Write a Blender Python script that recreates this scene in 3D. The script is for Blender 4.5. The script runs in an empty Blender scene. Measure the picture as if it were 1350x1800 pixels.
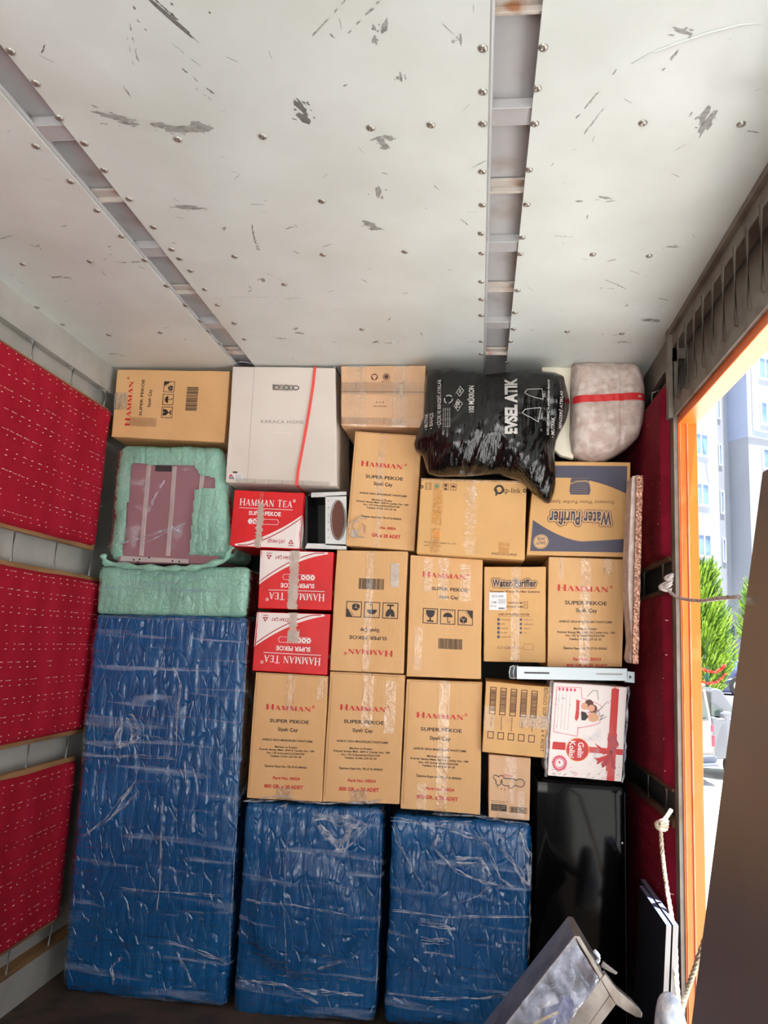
import bpy, bmesh, math, random
from mathutils import Vector, Matrix, noise
random.seed(7)
S = bpy.context.scene
C = S.collection

# ------------------------------------------------------------------ camera
CH = 1.44                      # height of the lens above the truck floor
F = 1351.0
XA = Vector((0.99158932, -0.02869747, 0.12620254))
YA = Vector((0.119389, -0.17365672, -0.97754264))
ZA = Vector((0.04996892, 0.98438803, -0.16876999))
cd = bpy.data.cameras.new('camera')
cam = bpy.data.objects.new('camera', cd)
C.objects.link(cam)
S.camera = cam
cd.sensor_fit = 'HORIZONTAL'
cd.sensor_width = 36
cd.lens = 36 * F / 1350
cd.clip_start = 0.02
cd.clip_end = 500
R3 = Matrix((XA, YA, ZA))
cam.matrix_world = Matrix.Translation((0, 0, CH)) @ R3.to_4x4()


def ray(px, py):
    return R3 @ Vector((px - 675, -(py - 900), -F))


def at(px, py, y=None, x=None, z=None):
    """world point seen at a pixel of the photo, on the plane y=, x= or z="""
    r = ray(px, py)
    if y is not None:
        k = y / r.y
    elif x is not None:
        k = x / r.x
    else:
        k = (z - CH) / r.z
    return Vector((r.x * k, r.y * k, r.z * k + CH))


def at_plane(px, py, p0, n):
    r = ray(px, py)
    o = Vector((0, 0, CH))
    return o + r * ((p0 - o).dot(n) / r.dot(n))


# ------------------------------------------------------------------ light
def srgb(r, g, b):
    def f(c):
        c /= 255
        return c / 12.92 if c <= 0.04045 else ((c + 0.055) / 1.055) ** 2.4
    return (f(r), f(g), f(b), 1)


W = bpy.data.worlds.new('sky')
S.world = W
W.use_nodes = True
wn = W.node_tree.nodes
wl = W.node_tree.links
bg = wn['Background']
tc = wn.new('ShaderNodeTexCoord')
sx = wn.new('ShaderNodeSeparateXYZ')
rp = wn.new('ShaderNodeValToRGB')
wl.new(tc.outputs['Generated'], sx.inputs[0])
wl.new(sx.outputs['Z'], rp.inputs[0])
rp.color_ramp.elements[0].color = (0.93, 0.96, 1.0, 1)
rp.color_ramp.elements[1].color = (0.62, 0.76, 1.0, 1)
wl.new(rp.outputs[0], bg.inputs['Color'])
bg.inputs['Strength'].default_value = 1.3

sd = bpy.data.lights.new('sun', 'SUN')
sd.energy = 23.0
sd.angle = 0.01
sd.color = (1.0, 0.98, 0.95)
sun = bpy.data.objects.new('sun', sd)
C.objects.link(sun)
sun.rotation_euler = Vector((-0.10, 0.12, -0.98)).to_track_quat('-Z', 'Y').to_euler()

# area lamp added to supplement daylight from the unseen open rear
rd = bpy.data.lights.new('rear_fill', 'AREA')
rd.shape = 'RECTANGLE'
rd.size = 1.1
rd.size_y = 2.2
rd.energy = 50
rd.color = (1.0, 0.97, 0.92)
rear = bpy.data.objects.new('rear_fill', rd)
C.objects.link(rear)
rear.location = (0.08, -2.3, 1.25)
rear.rotation_euler = Vector((-0.12, 1.0, 0.36)).to_track_quat('-Z', 'Y').to_euler()

S.view_settings.view_transform = 'Standard'
S.view_settings.look = 'None'
S.view_settings.gamma = 1
S.view_settings.exposure = 0.0
S.view_settings.use_curve_mapping = False


# ------------------------------------------------------------------ materials
def inp(n, name, v):
    if name in n.inputs:
        n.inputs[name].default_value = v


def mat(name, col, rough=0.6, metal=0.0, spec=0.5, var=0.0, vscale=8.0, vcol=None, vlo=0.45, vhi=0.65,
        bump=0.0, bscale=40.0, bstretch=(1, 1, 1), vstretch=(1, 1, 1), alpha=None, emit=None, coat=0.0, bdist=0.004,
        bump2=None, vor=None):
    m = bpy.data.materials.new(name)
    m.use_nodes = True
    nt = m.node_tree
    b = nt.nodes['Principled BSDF']
    b.inputs['Base Color'].default_value = col
    b.inputs['Roughness'].default_value = rough
    b.inputs['Metallic'].default_value = metal
    inp(b, 'Specular IOR Level', spec)
    inp(b, 'Coat Weight', coat)
    inp(b, 'Coat Roughness', 0.08)
    co = nt.nodes.new('ShaderNodeTexCoord')

    def tex(scale, stretch, detail=5.0, dist=0.0):
        mp = nt.nodes.new('ShaderNodeMapping')
        mp.inputs['Scale'].default_value = stretch
        nt.links.new(co.outputs['Object'], mp.inputs[0])
        nz = nt.nodes.new('ShaderNodeTexNoise')
        nz.inputs['Scale'].default_value = scale
        nz.inputs['Detail'].default_value = detail
        nz.inputs['Distortion'].default_value = dist
        nt.links.new(mp.outputs[0], nz.inputs['Vector'])
        return nz
    if var > 0 or vcol:
        nz = tex(vscale, vstretch)
        r = nt.nodes.new('ShaderNodeValToRGB')
        r.color_ramp.elements[0].position = vlo
        r.color_ramp.elements[1].position = vhi
        c2 = vcol or tuple(c * (1 - var) for c in col[:3]) + (1,)
        r.color_ramp.elements[0].color = col
        r.color_ramp.elements[1].color = c2
        nt.links.new(nz.outputs[0], r.inputs[0])
        nt.links.new(r.outputs[0], b.inputs['Base Color'])
    last = None
    for bb in ([(bump, bscale, bstretch)] if bump else []) + (bump2 or []):
        nz = tex(bb[1], bb[2], 4.0, 0.4)
        bp = nt.nodes.new('ShaderNodeBump')
        bp.inputs['Strength'].default_value = bb[0]
        bp.inputs['Distance'].default_value = bdist
        nt.links.new(nz.outputs[0], bp.inputs['Height'])
        if last:
            nt.links.new(last.outputs[0], bp.inputs['Normal'])
        last = bp
    if vor:                     # (scale, stretch, groove width, strength, distance): crackled creases
        mp = nt.nodes.new('ShaderNodeMapping')
        mp.inputs['Scale'].default_value = vor[1]
        nw_ = nt.nodes.new('ShaderNodeTexNoise')
        nw_.inputs['Scale'].default_value = 9
        nt.links.new(co.outputs['Object'], nw_.inputs['Vector'])
        vm = nt.nodes.new('ShaderNodeVectorMath')
        vm.operation = 'MULTIPLY_ADD'
        vm.inputs[1].default_value = (.05, .05, .05)
        nt.links.new(nw_.outputs['Color'], vm.inputs[0])
        nt.links.new(co.outputs['Object'], vm.inputs[2])
        nt.links.new(vm.outputs[0], mp.inputs[0])
        vo = nt.nodes.new('ShaderNodeTexVoronoi')
        vo.feature = 'DISTANCE_TO_EDGE'
        vo.inputs['Scale'].default_value = vor[0]
        nt.links.new(mp.outputs[0], vo.inputs['Vector'])
        r = nt.nodes.new('ShaderNodeMapRange')
        r.inputs['From Max'].default_value = vor[2]
        nt.links.new(vo.outputs['Distance'], r.inputs['Value'])
        bp = nt.nodes.new('ShaderNodeBump')
        bp.inputs['Strength'].default_value = vor[3]
        bp.inputs['Distance'].default_value = vor[4]
        nt.links.new(r.outputs[0], bp.inputs['Height'])
        if last:
            nt.links.new(last.outputs[0], bp.inputs['Normal'])
        last = bp
    if last:
        nt.links.new(last.outputs[0], b.inputs['Normal'])
    if alpha is not None:       # (low, high, scale, stretch, lo position, hi position)
        nz = tex(alpha[2], alpha[3], 6.0, 0.6)
        r = nt.nodes.new('ShaderNodeMapRange')
        r.inputs['From Min'].default_value = alpha[4]
        r.inputs['From Max'].default_value = alpha[5]
        r.inputs['To Min'].default_value = alpha[0]
        r.inputs['To Max'].default_value = alpha[1]
        nt.links.new(nz.outputs[0], r.inputs['Value'])
        nt.links.new(r.outputs[0], b.inputs['Alpha'])
    if emit:
        b.inputs['Emission Color'].default_value = emit[0]
        b.inputs['Emission Strength'].default_value = emit[1]
    return m


def film_mat(name, col, haze, streaks, gloss=.22, rough=.09, bump=.7, bscale=12, bstretch=(1, 1, 1), bdist=.02, fine=(45, (1, 1, 1), .5)):
    """clear plastic: see-through with a glossy skin; whitish where it bunches up.
    haze = (low, high, from, to); streaks = (scale, stretch)"""
    m = bpy.data.materials.new(name)
    m.use_nodes = True
    nt = m.node_tree
    N, L = nt.nodes, nt.links
    N.remove(N['Principled BSDF'])
    out = N['Material Output']
    co = N.new('ShaderNodeTexCoord')

    def tex(scale, stretch, dist=.5):
        mp = N.new('ShaderNodeMapping')
        mp.inputs['Scale'].default_value = stretch
        L.new(co.outputs['Object'], mp.inputs[0])
        t = N.new('ShaderNodeTexNoise')
        t.inputs['Scale'].default_value = scale
        t.inputs['Detail'].default_value = 6
        t.inputs['Distortion'].default_value = dist
        L.new(mp.outputs[0], t.inputs['Vector'])
        return t
    b1 = N.new('ShaderNodeBump')
    b1.inputs['Strength'].default_value = bump
    b1.inputs['Distance'].default_value = bdist
    L.new(tex(bscale, bstretch).outputs[0], b1.inputs['Height'])
    b2 = N.new('ShaderNodeBump')
    b2.inputs['Strength'].default_value = fine[2]
    b2.inputs['Distance'].default_value = bdist * .35
    L.new(tex(fine[0], fine[1], .2).outputs[0], b2.inputs['Height'])
    L.new(b1.outputs[0], b2.inputs['Normal'])
    tr = N.new('ShaderNodeBsdfTransparent')
    gl = N.new('ShaderNodeBsdfGlossy')
    gl.inputs['Roughness'].default_value = rough
    L.new(b2.outputs[0], gl.inputs['Normal'])
    lw = N.new('ShaderNodeLayerWeight')
    lw.inputs['Blend'].default_value = gloss
    L.new(b2.outputs[0], lw.inputs['Normal'])
    m1 = N.new('ShaderNodeMixShader')
    L.new(lw.outputs['Fresnel'], m1.inputs[0])
    L.new(tr.outputs[0], m1.inputs[1])
    L.new(gl.outputs[0], m1.inputs[2])
    pb = N.new('ShaderNodeBsdfPrincipled')
    pb.inputs['Base Color'].default_value = col
    pb.inputs['Roughness'].default_value = .25
    L.new(b2.outputs[0], pb.inputs['Normal'])
    mr = N.new('ShaderNodeMapRange')
    mr.inputs['From Min'].default_value = haze[2]
    mr.inputs['From Max'].default_value = haze[3]
    mr.inputs['To Min'].default_value = haze[0]
    mr.inputs['To Max'].default_value = haze[1]
    L.new(tex(streaks[0], streaks[1], .7).outputs[0], mr.inputs['Value'])
    m2 = N.new('ShaderNodeMixShader')
    L.new(mr.outputs[0], m2.inputs[0])
    L.new(m1.outputs[0], m2.inputs[1])
    L.new(pb.outputs[0], m2.inputs[2])
    L.new(m2.outputs[0], out.inputs['Surface'])
    return m


M = {}
M['ceil'] = mat('painted_ceiling_sheet', srgb(214, 219, 216), 0.36, spec=0.45, vscale=3.0, vcol=srgb(202, 206, 200), vlo=.35, vhi=.7,
                bump=0.35, bscale=2.4, bdist=0.03, bump2=[(0.05, 9, (1, .5, 1))])
M['scuff'] = mat('grey_scuff', srgb(158, 158, 154), 0.6, var=.35, vscale=60)
M['scuffdark'] = mat('dark_scuff', srgb(116, 114, 111), 0.7, var=.35, vscale=60)
M['steel'] = mat('painted_steel', srgb(170, 169, 170), 0.38, spec=.6, vcol=srgb(142, 132, 122), vscale=6, vlo=.55, vhi=.75, bump=.1, bscale=30)
M['steelrust'] = mat('rusty_steel', srgb(182, 174, 166), 0.5, vcol=srgb(150, 106, 76), vscale=16, vlo=.5, vhi=.68, bump=.15, bscale=40)
M['screw'] = mat('screw_head', srgb(165, 160, 152), 0.35, metal=.7)
M['wall'] = mat('grey_wall_sheet', srgb(172, 170, 164), 0.5, vcol=srgb(150, 148, 142), vscale=5, vlo=.4, vhi=.75, bump=.12, bscale=10)
M['walldark'] = mat('recessed_wall', srgb(105, 104, 100), 0.6, var=.25, vscale=6)
M['rod'] = mat('galvanised_rod', srgb(165, 165, 160), 0.35, metal=.5)
M['headgrey'] = mat('dark_painted_frame', srgb(118, 110, 100), 0.5, vcol=srgb(96, 84, 74), vscale=9, bump=.1, bscale=40)
M['orange'] = mat('orange_paint', srgb(230, 104, 22), 0.3, spec=.5, vcol=srgb(232, 124, 56), vscale=7, vlo=.55, vhi=.7, bump=.08, bscale=25)
M['orangeline'] = mat('worn_paint_ridge', srgb(200, 134, 104), 0.4, vcol=srgb(214, 110, 50), vscale=10)
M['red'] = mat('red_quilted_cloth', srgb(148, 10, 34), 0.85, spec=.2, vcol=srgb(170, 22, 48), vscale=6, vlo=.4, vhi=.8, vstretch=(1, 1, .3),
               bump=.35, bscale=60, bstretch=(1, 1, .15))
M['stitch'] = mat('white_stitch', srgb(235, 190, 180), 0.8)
M['woodshade'] = mat('batten_painted_shade', srgb(96, 70, 48), 0.8, var=.3, vscale=10)  # batten brown darkened to paint in the shade of the right wall
M['redshade'] = mat('red_cloth_painted_shade', srgb(112, 8, 32), 0.85, spec=.2, vcol=srgb(128, 14, 40), vscale=6, bump=.35, bscale=60, bstretch=(1, 1, .15))  # the red pad cloth again, with the right wall's shade in its colour
M['wood'] = mat('raw_wood_batten', srgb(150, 112, 72), 0.7, vcol=srgb(110, 78, 48), vscale=10, vstretch=(1, .2, 1), bump=.3, bscale=40)
M['floor'] = mat('worn_floor_board', srgb(70, 56, 44), 0.7, vcol=srgb(46, 36, 28), vscale=7, bump=.3, bscale=20)
M['card'] = mat('cardboard', srgb(224, 178, 126), 0.62, spec=.35, vcol=srgb(214, 166, 112), vscale=5, vlo=.35, vhi=.7, vstretch=(1, 1, .4),
                bump=.30, bscale=26, bstretch=(6, 1, .22), bdist=.002)
M['cardside'] = mat('cardboard_lying', srgb(218, 172, 120), 0.6, spec=.35, vcol=srgb(208, 162, 110), vscale=5, vlo=.35, vhi=.7,
                    bump=.22, bscale=26, bstretch=(.22, 1, 6), bdist=.002)
M['cardpink'] = mat('light_cardboard', srgb(218, 176, 138), 0.62, spec=.35, var=.1, vscale=6,
                    bump=.4, bscale=22, bstretch=(7, 1, .2), bdist=.002)
M['cardplain'] = mat('plain_cardboard', srgb(216, 168, 108), 0.55, spec=.4, var=.08, vscale=4, bump=.08, bscale=30)
M['cardedge'] = mat('cardboard_edge', srgb(150, 110, 76), 0.8, var=.2, vscale=30)
M['whitecard'] = mat('off_white_carton', srgb(222, 212, 202), 0.45, vcol=srgb(210, 199, 188), vscale=2.5, vlo=.4, vhi=.7, bump=.12, bscale=5)
M['redcard'] = mat('red_printed_carton', srgb(222, 18, 26), 0.42, spec=.5, vcol=srgb(206, 14, 22), vscale=5, bump=.2, bscale=24, bstretch=(5, 1, .3), bdist=.002)
M['p_white'] = mat('white_print', srgb(238, 226, 222), 0.45, bump=.15, bscale=24, bstretch=(5, 1, .3), bdist=.002)
M['p_red'] = mat('red_print', srgb(200, 34, 30), 0.5)
M['p_dred'] = mat('dark_red_print', srgb(170, 24, 44), 0.45)
M['p_blk'] = mat('black_print', srgb(42, 32, 30), 0.55)
M['p_brown'] = mat('brown_print', srgb(88, 44, 34), 0.55)
M['p_navy'] = mat('slate_blue_print', srgb(76, 74, 92), 0.5, var=.1, vscale=10)
M['p_tan'] = mat('tan_print', srgb(212, 170, 120), 0.55)
M['p_grey'] = mat('pale_grey_print', srgb(140, 130, 124), 0.5)
M['p_pink'] = mat('pink_print', srgb(222, 60, 96), 0.5)
M['p_skin'] = mat('peach_print', srgb(222, 160, 126), 0.5)
M['p_green'] = mat('green_print', srgb(110, 140, 100), 0.5)
M['p_gold'] = mat('gold_print', srgb(240, 160, 70), 0.4)
M['bagprint'] = mat('grey_print_on_bag', srgb(176, 172, 168), 0.5)
M['label'] = mat('paper_label', srgb(228, 226, 228), 0.5)
M['tape'] = film_mat('clear_packing_tape', srgb(232, 212, 184), (.02, .50, .56, .76), (24, (2.2, 1, .3)), gloss=.45, rough=.14, bump=.6, bscale=22, bstretch=(1.4, 1, .5), bdist=.012)
M['tapeb'] = mat('amber_packing_tape', srgb(214, 150, 60), 0.2, spec=.7, bump=.3, bscale=18, alpha=(.35, .7, 9, (1, 1, 1), .35, .7))
M['tapeg'] = mat('matte_parcel_tape', srgb(206, 190, 176), 0.28, spec=.6, bump=.5, bscale=24, bdist=.008, alpha=(.7, .95, 14, (1, 1, 1), .4, .7))
M['film'] = film_mat('stretch_film', srgb(170, 190, 222), (.0, .58, .57, .74), (5, (.32, 1, 4.2)), gloss=.16, rough=.10, bump=.8, bscale=9, bstretch=(.7, 1, 3), bdist=.022, fine=(50, (.4, 1, 2.5), .6))
M['filmclear'] = film_mat('clear_wrap', srgb(225, 228, 235), (.01, .5, .58, .8), (10, (1, 1, 1)), gloss=.20, rough=.09, bump=.8, bscale=14, bdist=.02)
M['filmhazy'] = film_mat('hazy_wrap', srgb(196, 200, 222), (.18, .72, .40, .72), (14, (1, 1, 1)), gloss=.25, rough=.12, bump=.8, bscale=16, bdist=.02)
M['foldglint'] = mat('film_fold_and_glint', srgb(215, 222, 235), 0.2, spec=.8, bump=.8, bscale=30, bdist=.01, alpha=(.15, .75, 26, (1, 1, 1), .4, .75))
M['blue'] = mat('blue_padding_sheet', srgb(8, 76, 130), 0.22, spec=.6, vcol=srgb(14, 88, 144), vscale=2.6, vlo=.42, vhi=.66,
                bump=.5, bscale=17, bstretch=(1.4, 1, .6), bdist=.010, vor=(11, (2.6, 1.2, .7), .07, .5, .006))
M['mint'] = mat('mint_padding_sheet', srgb(140, 188, 168), 0.3, spec=.55, vcol=srgb(124, 172, 154), vscale=4,
                bump=.6, bscale=19, bdist=.010, vor=(30, (1, 1, .8), .08, .5, .003))
M['mauve'] = mat('mauve_panel', srgb(152, 110, 118), 0.3, spec=.5, var=.08, vscale=3)
M['chrome'] = mat('pressed_metal', srgb(214, 212, 210), 0.28, metal=.5, var=.15, vscale=8, bump=.1, bscale=20)
M['alu'] = mat('brushed_metal', srgb(178, 170, 164), 0.3, metal=.8, vcol=srgb(140, 130, 122), vscale=10, bump=.1, bscale=40)
M['zinc'] = mat('zinc_bracket', srgb(164, 172, 176), 0.32, metal=.4)
M['black'] = mat('black_plastic', srgb(16, 15, 16), 0.4)
M['darkslot'] = mat('dark_slot', srgb(40, 34, 36), 0.6)
M['bag'] = mat('black_bin_bag', srgb(10, 10, 10), 0.15, spec=.6, bump=.6, bscale=8, bstretch=(3.2, 1, .4), bdist=.02,
               bump2=[(.3, 24, (2.6, 1, .4))])
M['velvet'] = mat('beige_crushed_velvet', srgb(186, 164, 154), 0.6, vcol=srgb(208, 192, 184), vscale=28, vlo=.42, vhi=.62, bump=.5, bscale=30)
M['foam'] = mat('cream_foam_sheet', srgb(226, 218, 198), 0.7, bump=.1, bscale=12)
M['strap'] = mat('red_strap', srgb(206, 44, 46), 0.5)
M['salmon'] = mat('salmon_plastic_strap', srgb(232, 84, 76), 0.4)
M['foil'] = mat('copper_glitter_trim', srgb(196, 150, 128), 0.3, metal=.6, vcol=srgb(120, 80, 62), vscale=120, vlo=.4, vhi=.6, bump=.9, bscale=140, bdist=.004)
M['fridge'] = mat('glossy_black_metal', srgb(6, 6, 7), 0.08, spec=.13, bump=.06, bscale=5)
M['board'] = mat('charcoal_board', srgb(26, 27, 34), 0.4, var=.1)
M['boardedge'] = mat('grey_board_edge', srgb(150, 146, 146), 0.35)
M['bluegrey'] = mat('blue_grey_board_edge', srgb(110, 118, 150), 0.35)
M['panelfg'] = mat('brown_grey_board', srgb(112, 94, 84), 0.38, spec=.4, vcol=srgb(104, 86, 77), vscale=2)
M['rope'] = mat('jute_rope', srgb(206, 190, 164), 0.8, bump=.8, bscale=90, bdist=.006, var=.35, vscale=110)
M['cord'] = mat('grey_cord', srgb(196, 184, 178), 0.6, bump=.5, bscale=90, var=.3, vscale=150)
M['lace'] = mat('pale_blue_white_netting', srgb(200, 214, 232), 0.5, vcol=srgb(240, 244, 248), vscale=34, vlo=.42, vhi=.56, bump=.9, bscale=36, bdist=.01)
M['brownin'] = mat('brown_inner_panel', srgb(96, 42, 18), 0.35, var=.2, vscale=6)
M['bluepl'] = mat('blue_cloth', srgb(58, 66, 170), 0.4, var=.3, vscale=12, bump=.5, bscale=20)
M['yellow'] = mat('yellow_plastic', srgb(214, 178, 80), 0.4)
# outside
M['ground'] = mat('sunlit_concrete', srgb(212, 211, 208), 0.9, var=.06, vscale=.5)
M['b_white'] = mat('white_render', srgb(158, 163, 172), 0.9, spec=.1, var=.04, vscale=.4)
M['b_blue'] = mat('blue_grey_render', srgb(154, 165, 188), 0.9, spec=.1, var=.04, vscale=.4)
M['b_pale'] = mat('pale_grey_render', srgb(150, 154, 162), 0.9, spec=.1, var=.06, vscale=.3)
M['b_dark'] = mat('slate_blue_base', srgb(76, 86, 112), 0.9, spec=.1)
M['b_frame'] = mat('white_window_frame', srgb(190, 194, 198), 0.6)
M['b_glass'] = mat('sky_blue_window_glass', srgb(120, 150, 190), 0.12, var=.4, vscale=.8, spec=.7)
M['leaf'] = mat('yellow_green_conifer_leaf', srgb(116, 150, 38), 0.7, vcol=srgb(150, 182, 58), vscale=1.6, vlo=.4, vhi=.6)
M['leafd'] = mat('deep_green_conifer_leaf', srgb(56, 92, 42), 0.7, vcol=srgb(84, 122, 48), vscale=2)
M['bark'] = mat('brown_bark', srgb(92, 70, 52), 0.9, bump=.6, bscale=20)
M['van'] = mat('cream_white_car_paint', srgb(144, 137, 133), 0.25, coat=.5)
M['silver'] = mat('silver_car_paint', srgb(104, 108, 116), 0.25, coat=.5)
M['carblue'] = mat('bright_blue_car_paint', srgb(30, 70, 140), 0.25, coat=.5)
M['cardark'] = mat('dark_blue_car_paint', srgb(34, 44, 84), 0.25, coat=.5)
M['carglass'] = mat('car_glass', srgb(70, 84, 80), 0.08, spec=.8, var=.3, vscale=4)
M['tyre'] = mat('tyre_rubber', srgb(40, 40, 42), 0.8)
M['taillight'] = mat('tail_light', srgb(206, 60, 80), 0.25)
M['bumper'] = mat('grey_bumper', srgb(92, 98, 112), 0.45)
M['post'] = mat('green_fence_post', srgb(20, 96, 70), 0.5)
M['garland'] = mat('orange_red_garland', srgb(214, 66, 40), 0.6, vcol=srgb(214, 40, 90), vscale=4)


# ------------------------------------------------------------------ object helpers
def link(o, parent=None):
    C.objects.link(o)
    if parent is not None:
        o.parent = parent
    return o


def tag(o, label=None, cat=None, group=None, kind=None):
    if label:
        o['label'] = label
    if cat:
        o['category'] = cat
    if group:
        o['group'] = group
    if kind:
        o['kind'] = kind
    return o


def empty(name, loc):
    o = bpy.data.objects.new(name, None)
    o.location = loc
    o.empty_display_size = .05
    return link(o)


class MB:
    def __init__(s):
        s.v = []
        s.f = []
        s.m = []
        s.mats = []

    def slot(s, m):
        m = M[m] if isinstance(m, str) else m
        if m not in s.mats:
            s.mats.append(m)
        return s.mats.index(m)

    def add(s, vs, fs, m):
        k = len(s.v)
        i = s.slot(m)
        s.v += [Vector(v) for v in vs]
        for f in fs:
            s.f.append(tuple(k + j for j in f))
            s.m.append(i)

    def hexa(s, c, m):
        """c: 8 corners, front TL TR BR BL then back TL TR BR BL"""
        s.add(c, [(0, 3, 2, 1), (4, 5, 6, 7), (0, 1, 5, 4), (3, 7, 6, 2), (0, 4, 7, 3), (1, 2, 6, 5)], m)

    def box(s, lo, hi, m):
        x0, y0, z0 = lo
        x1, y1, z1 = hi
        s.hexa([(x0, y0, z1), (x1, y0, z1), (x1, y0, z0), (x0, y0, z0), (x0, y1, z1), (x1, y1, z1), (x1, y1, z0), (x0, y1, z0)], m)

    def prism(s, pts, off, m):
        n = len(pts)
        off = Vector(off)
        pts = [Vector(p) for p in pts]
        s.add(pts + [p + off for p in pts],
              [tuple(range(n)), tuple(range(2 * n - 1, n - 1, -1))] + [(i, n + i, n + (i + 1) % n, (i + 1) % n) for i in range(n)], m)

    def tube(s, path, r, m, seg=8, closed=False):
        path = [Vector(p) for p in path]
        n = len(path)
        k = len(s.v)
        vs = []
        up = Vector((0, 0, 1))
        for i, p in enumerate(path):
            a = path[max(i - 1, 0)]
            b = path[min(i + 1, n - 1)]
            t = (b - a).normalized()
            u = t.cross(up)
            if u.length < .1:
                u = t.cross(Vector((0, 1, 0)))
            u.normalize()
            w = t.cross(u)
            rr = r[i] if isinstance(r, (list, tuple)) else r
            for j in range(seg):
                q = 2 * math.pi * j / seg
                vs.append(p + u * math.cos(q) * rr + w * math.sin(q) * rr)
        fs = []
        for i in range(n - 1):
            for j in range(seg):
                fs.append((i * seg + j, i * seg + (j + 1) % seg, (i + 1) * seg + (j + 1) % seg, (i + 1) * seg + j))
        fs.append(tuple(range(seg - 1, -1, -1)))
        fs.append(tuple((n - 1) * seg + j for j in range(seg)))
        s.add(vs, fs, m)

    def cyl(s, a, b, r, m, seg=16, r2=None):
        s.tube([a, b], [r, r if r2 is None else r2], m, seg)

    def dome(s, c, n, r, m, seg=10):
        c = Vector(c)
        n = Vector(n).normalized()
        u = n.orthogonal().normalized()
        w = n.cross(u)
        vs = []
        for k, (rr, h) in enumerate(((1, 0), (.92, .22), (.6, .4), (.25, .46), (.2, .3))):
            for j in range(seg):
                q = 2 * math.pi * j / seg
                vs.append(c + (u * math.cos(q) + w * math.sin(q)) * rr * r + n * h * r)
        fs = [(k * seg + j, k * seg + (j + 1) % seg, (k + 1) * seg + (j + 1) % seg, (k + 1) * seg + j) for k in range(4) for j in range(seg)]
        fs.append(tuple(4 * seg + j for j in range(seg)))
        s.add(vs, fs, m)

    def build(s, name, parent=None, origin=None, smooth=False, fix=True):
        if parent is not None and origin is None:
            origin = getattr(parent, 'location')
        if origin is None:
            xs = [v.x for v in s.v]
            ys = [v.y for v in s.v]
            zs = [v.z for v in s.v]
            origin = Vector(((min(xs) + max(xs)) / 2, (min(ys) + max(ys)) / 2, min(zs)))
        origin = Vector(origin)
        me = bpy.data.meshes.new(name)
        me.from_pydata([v - origin for v in s.v], [], s.f)
        for m in s.mats:
            me.materials.append(m)
        me.polygons.foreach_set('material_index', s.m)
        if smooth:
            me.polygons.foreach_set('use_smooth', [True] * len(s.f))
        me.validate()
        if fix:
            bm = bmesh.new()
            bm.from_mesh(me)
            bmesh.ops.recalc_face_normals(bm, faces=bm.faces)
            bm.to_mesh(me)
            bm.free()
        me.update()
        o = bpy.data.objects.new(name, me)
        if parent is None:
            o.location = origin
        link(o, parent)
        return o


def bevel(o, w=.003, seg=2):
    b = o.modifiers.new('bevel', 'BEVEL')
    b.width = w
    b.segments = seg
    b.limit_method = 'ANGLE'
    b.angle_limit = math.radians(40)
    return o


def nz(p, s, seed=0.0):
    return noise.noise(Vector((p.x * s + seed * 7.3, p.y * s + seed * 3.1, p.z * s - seed * 5.7)))


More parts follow.
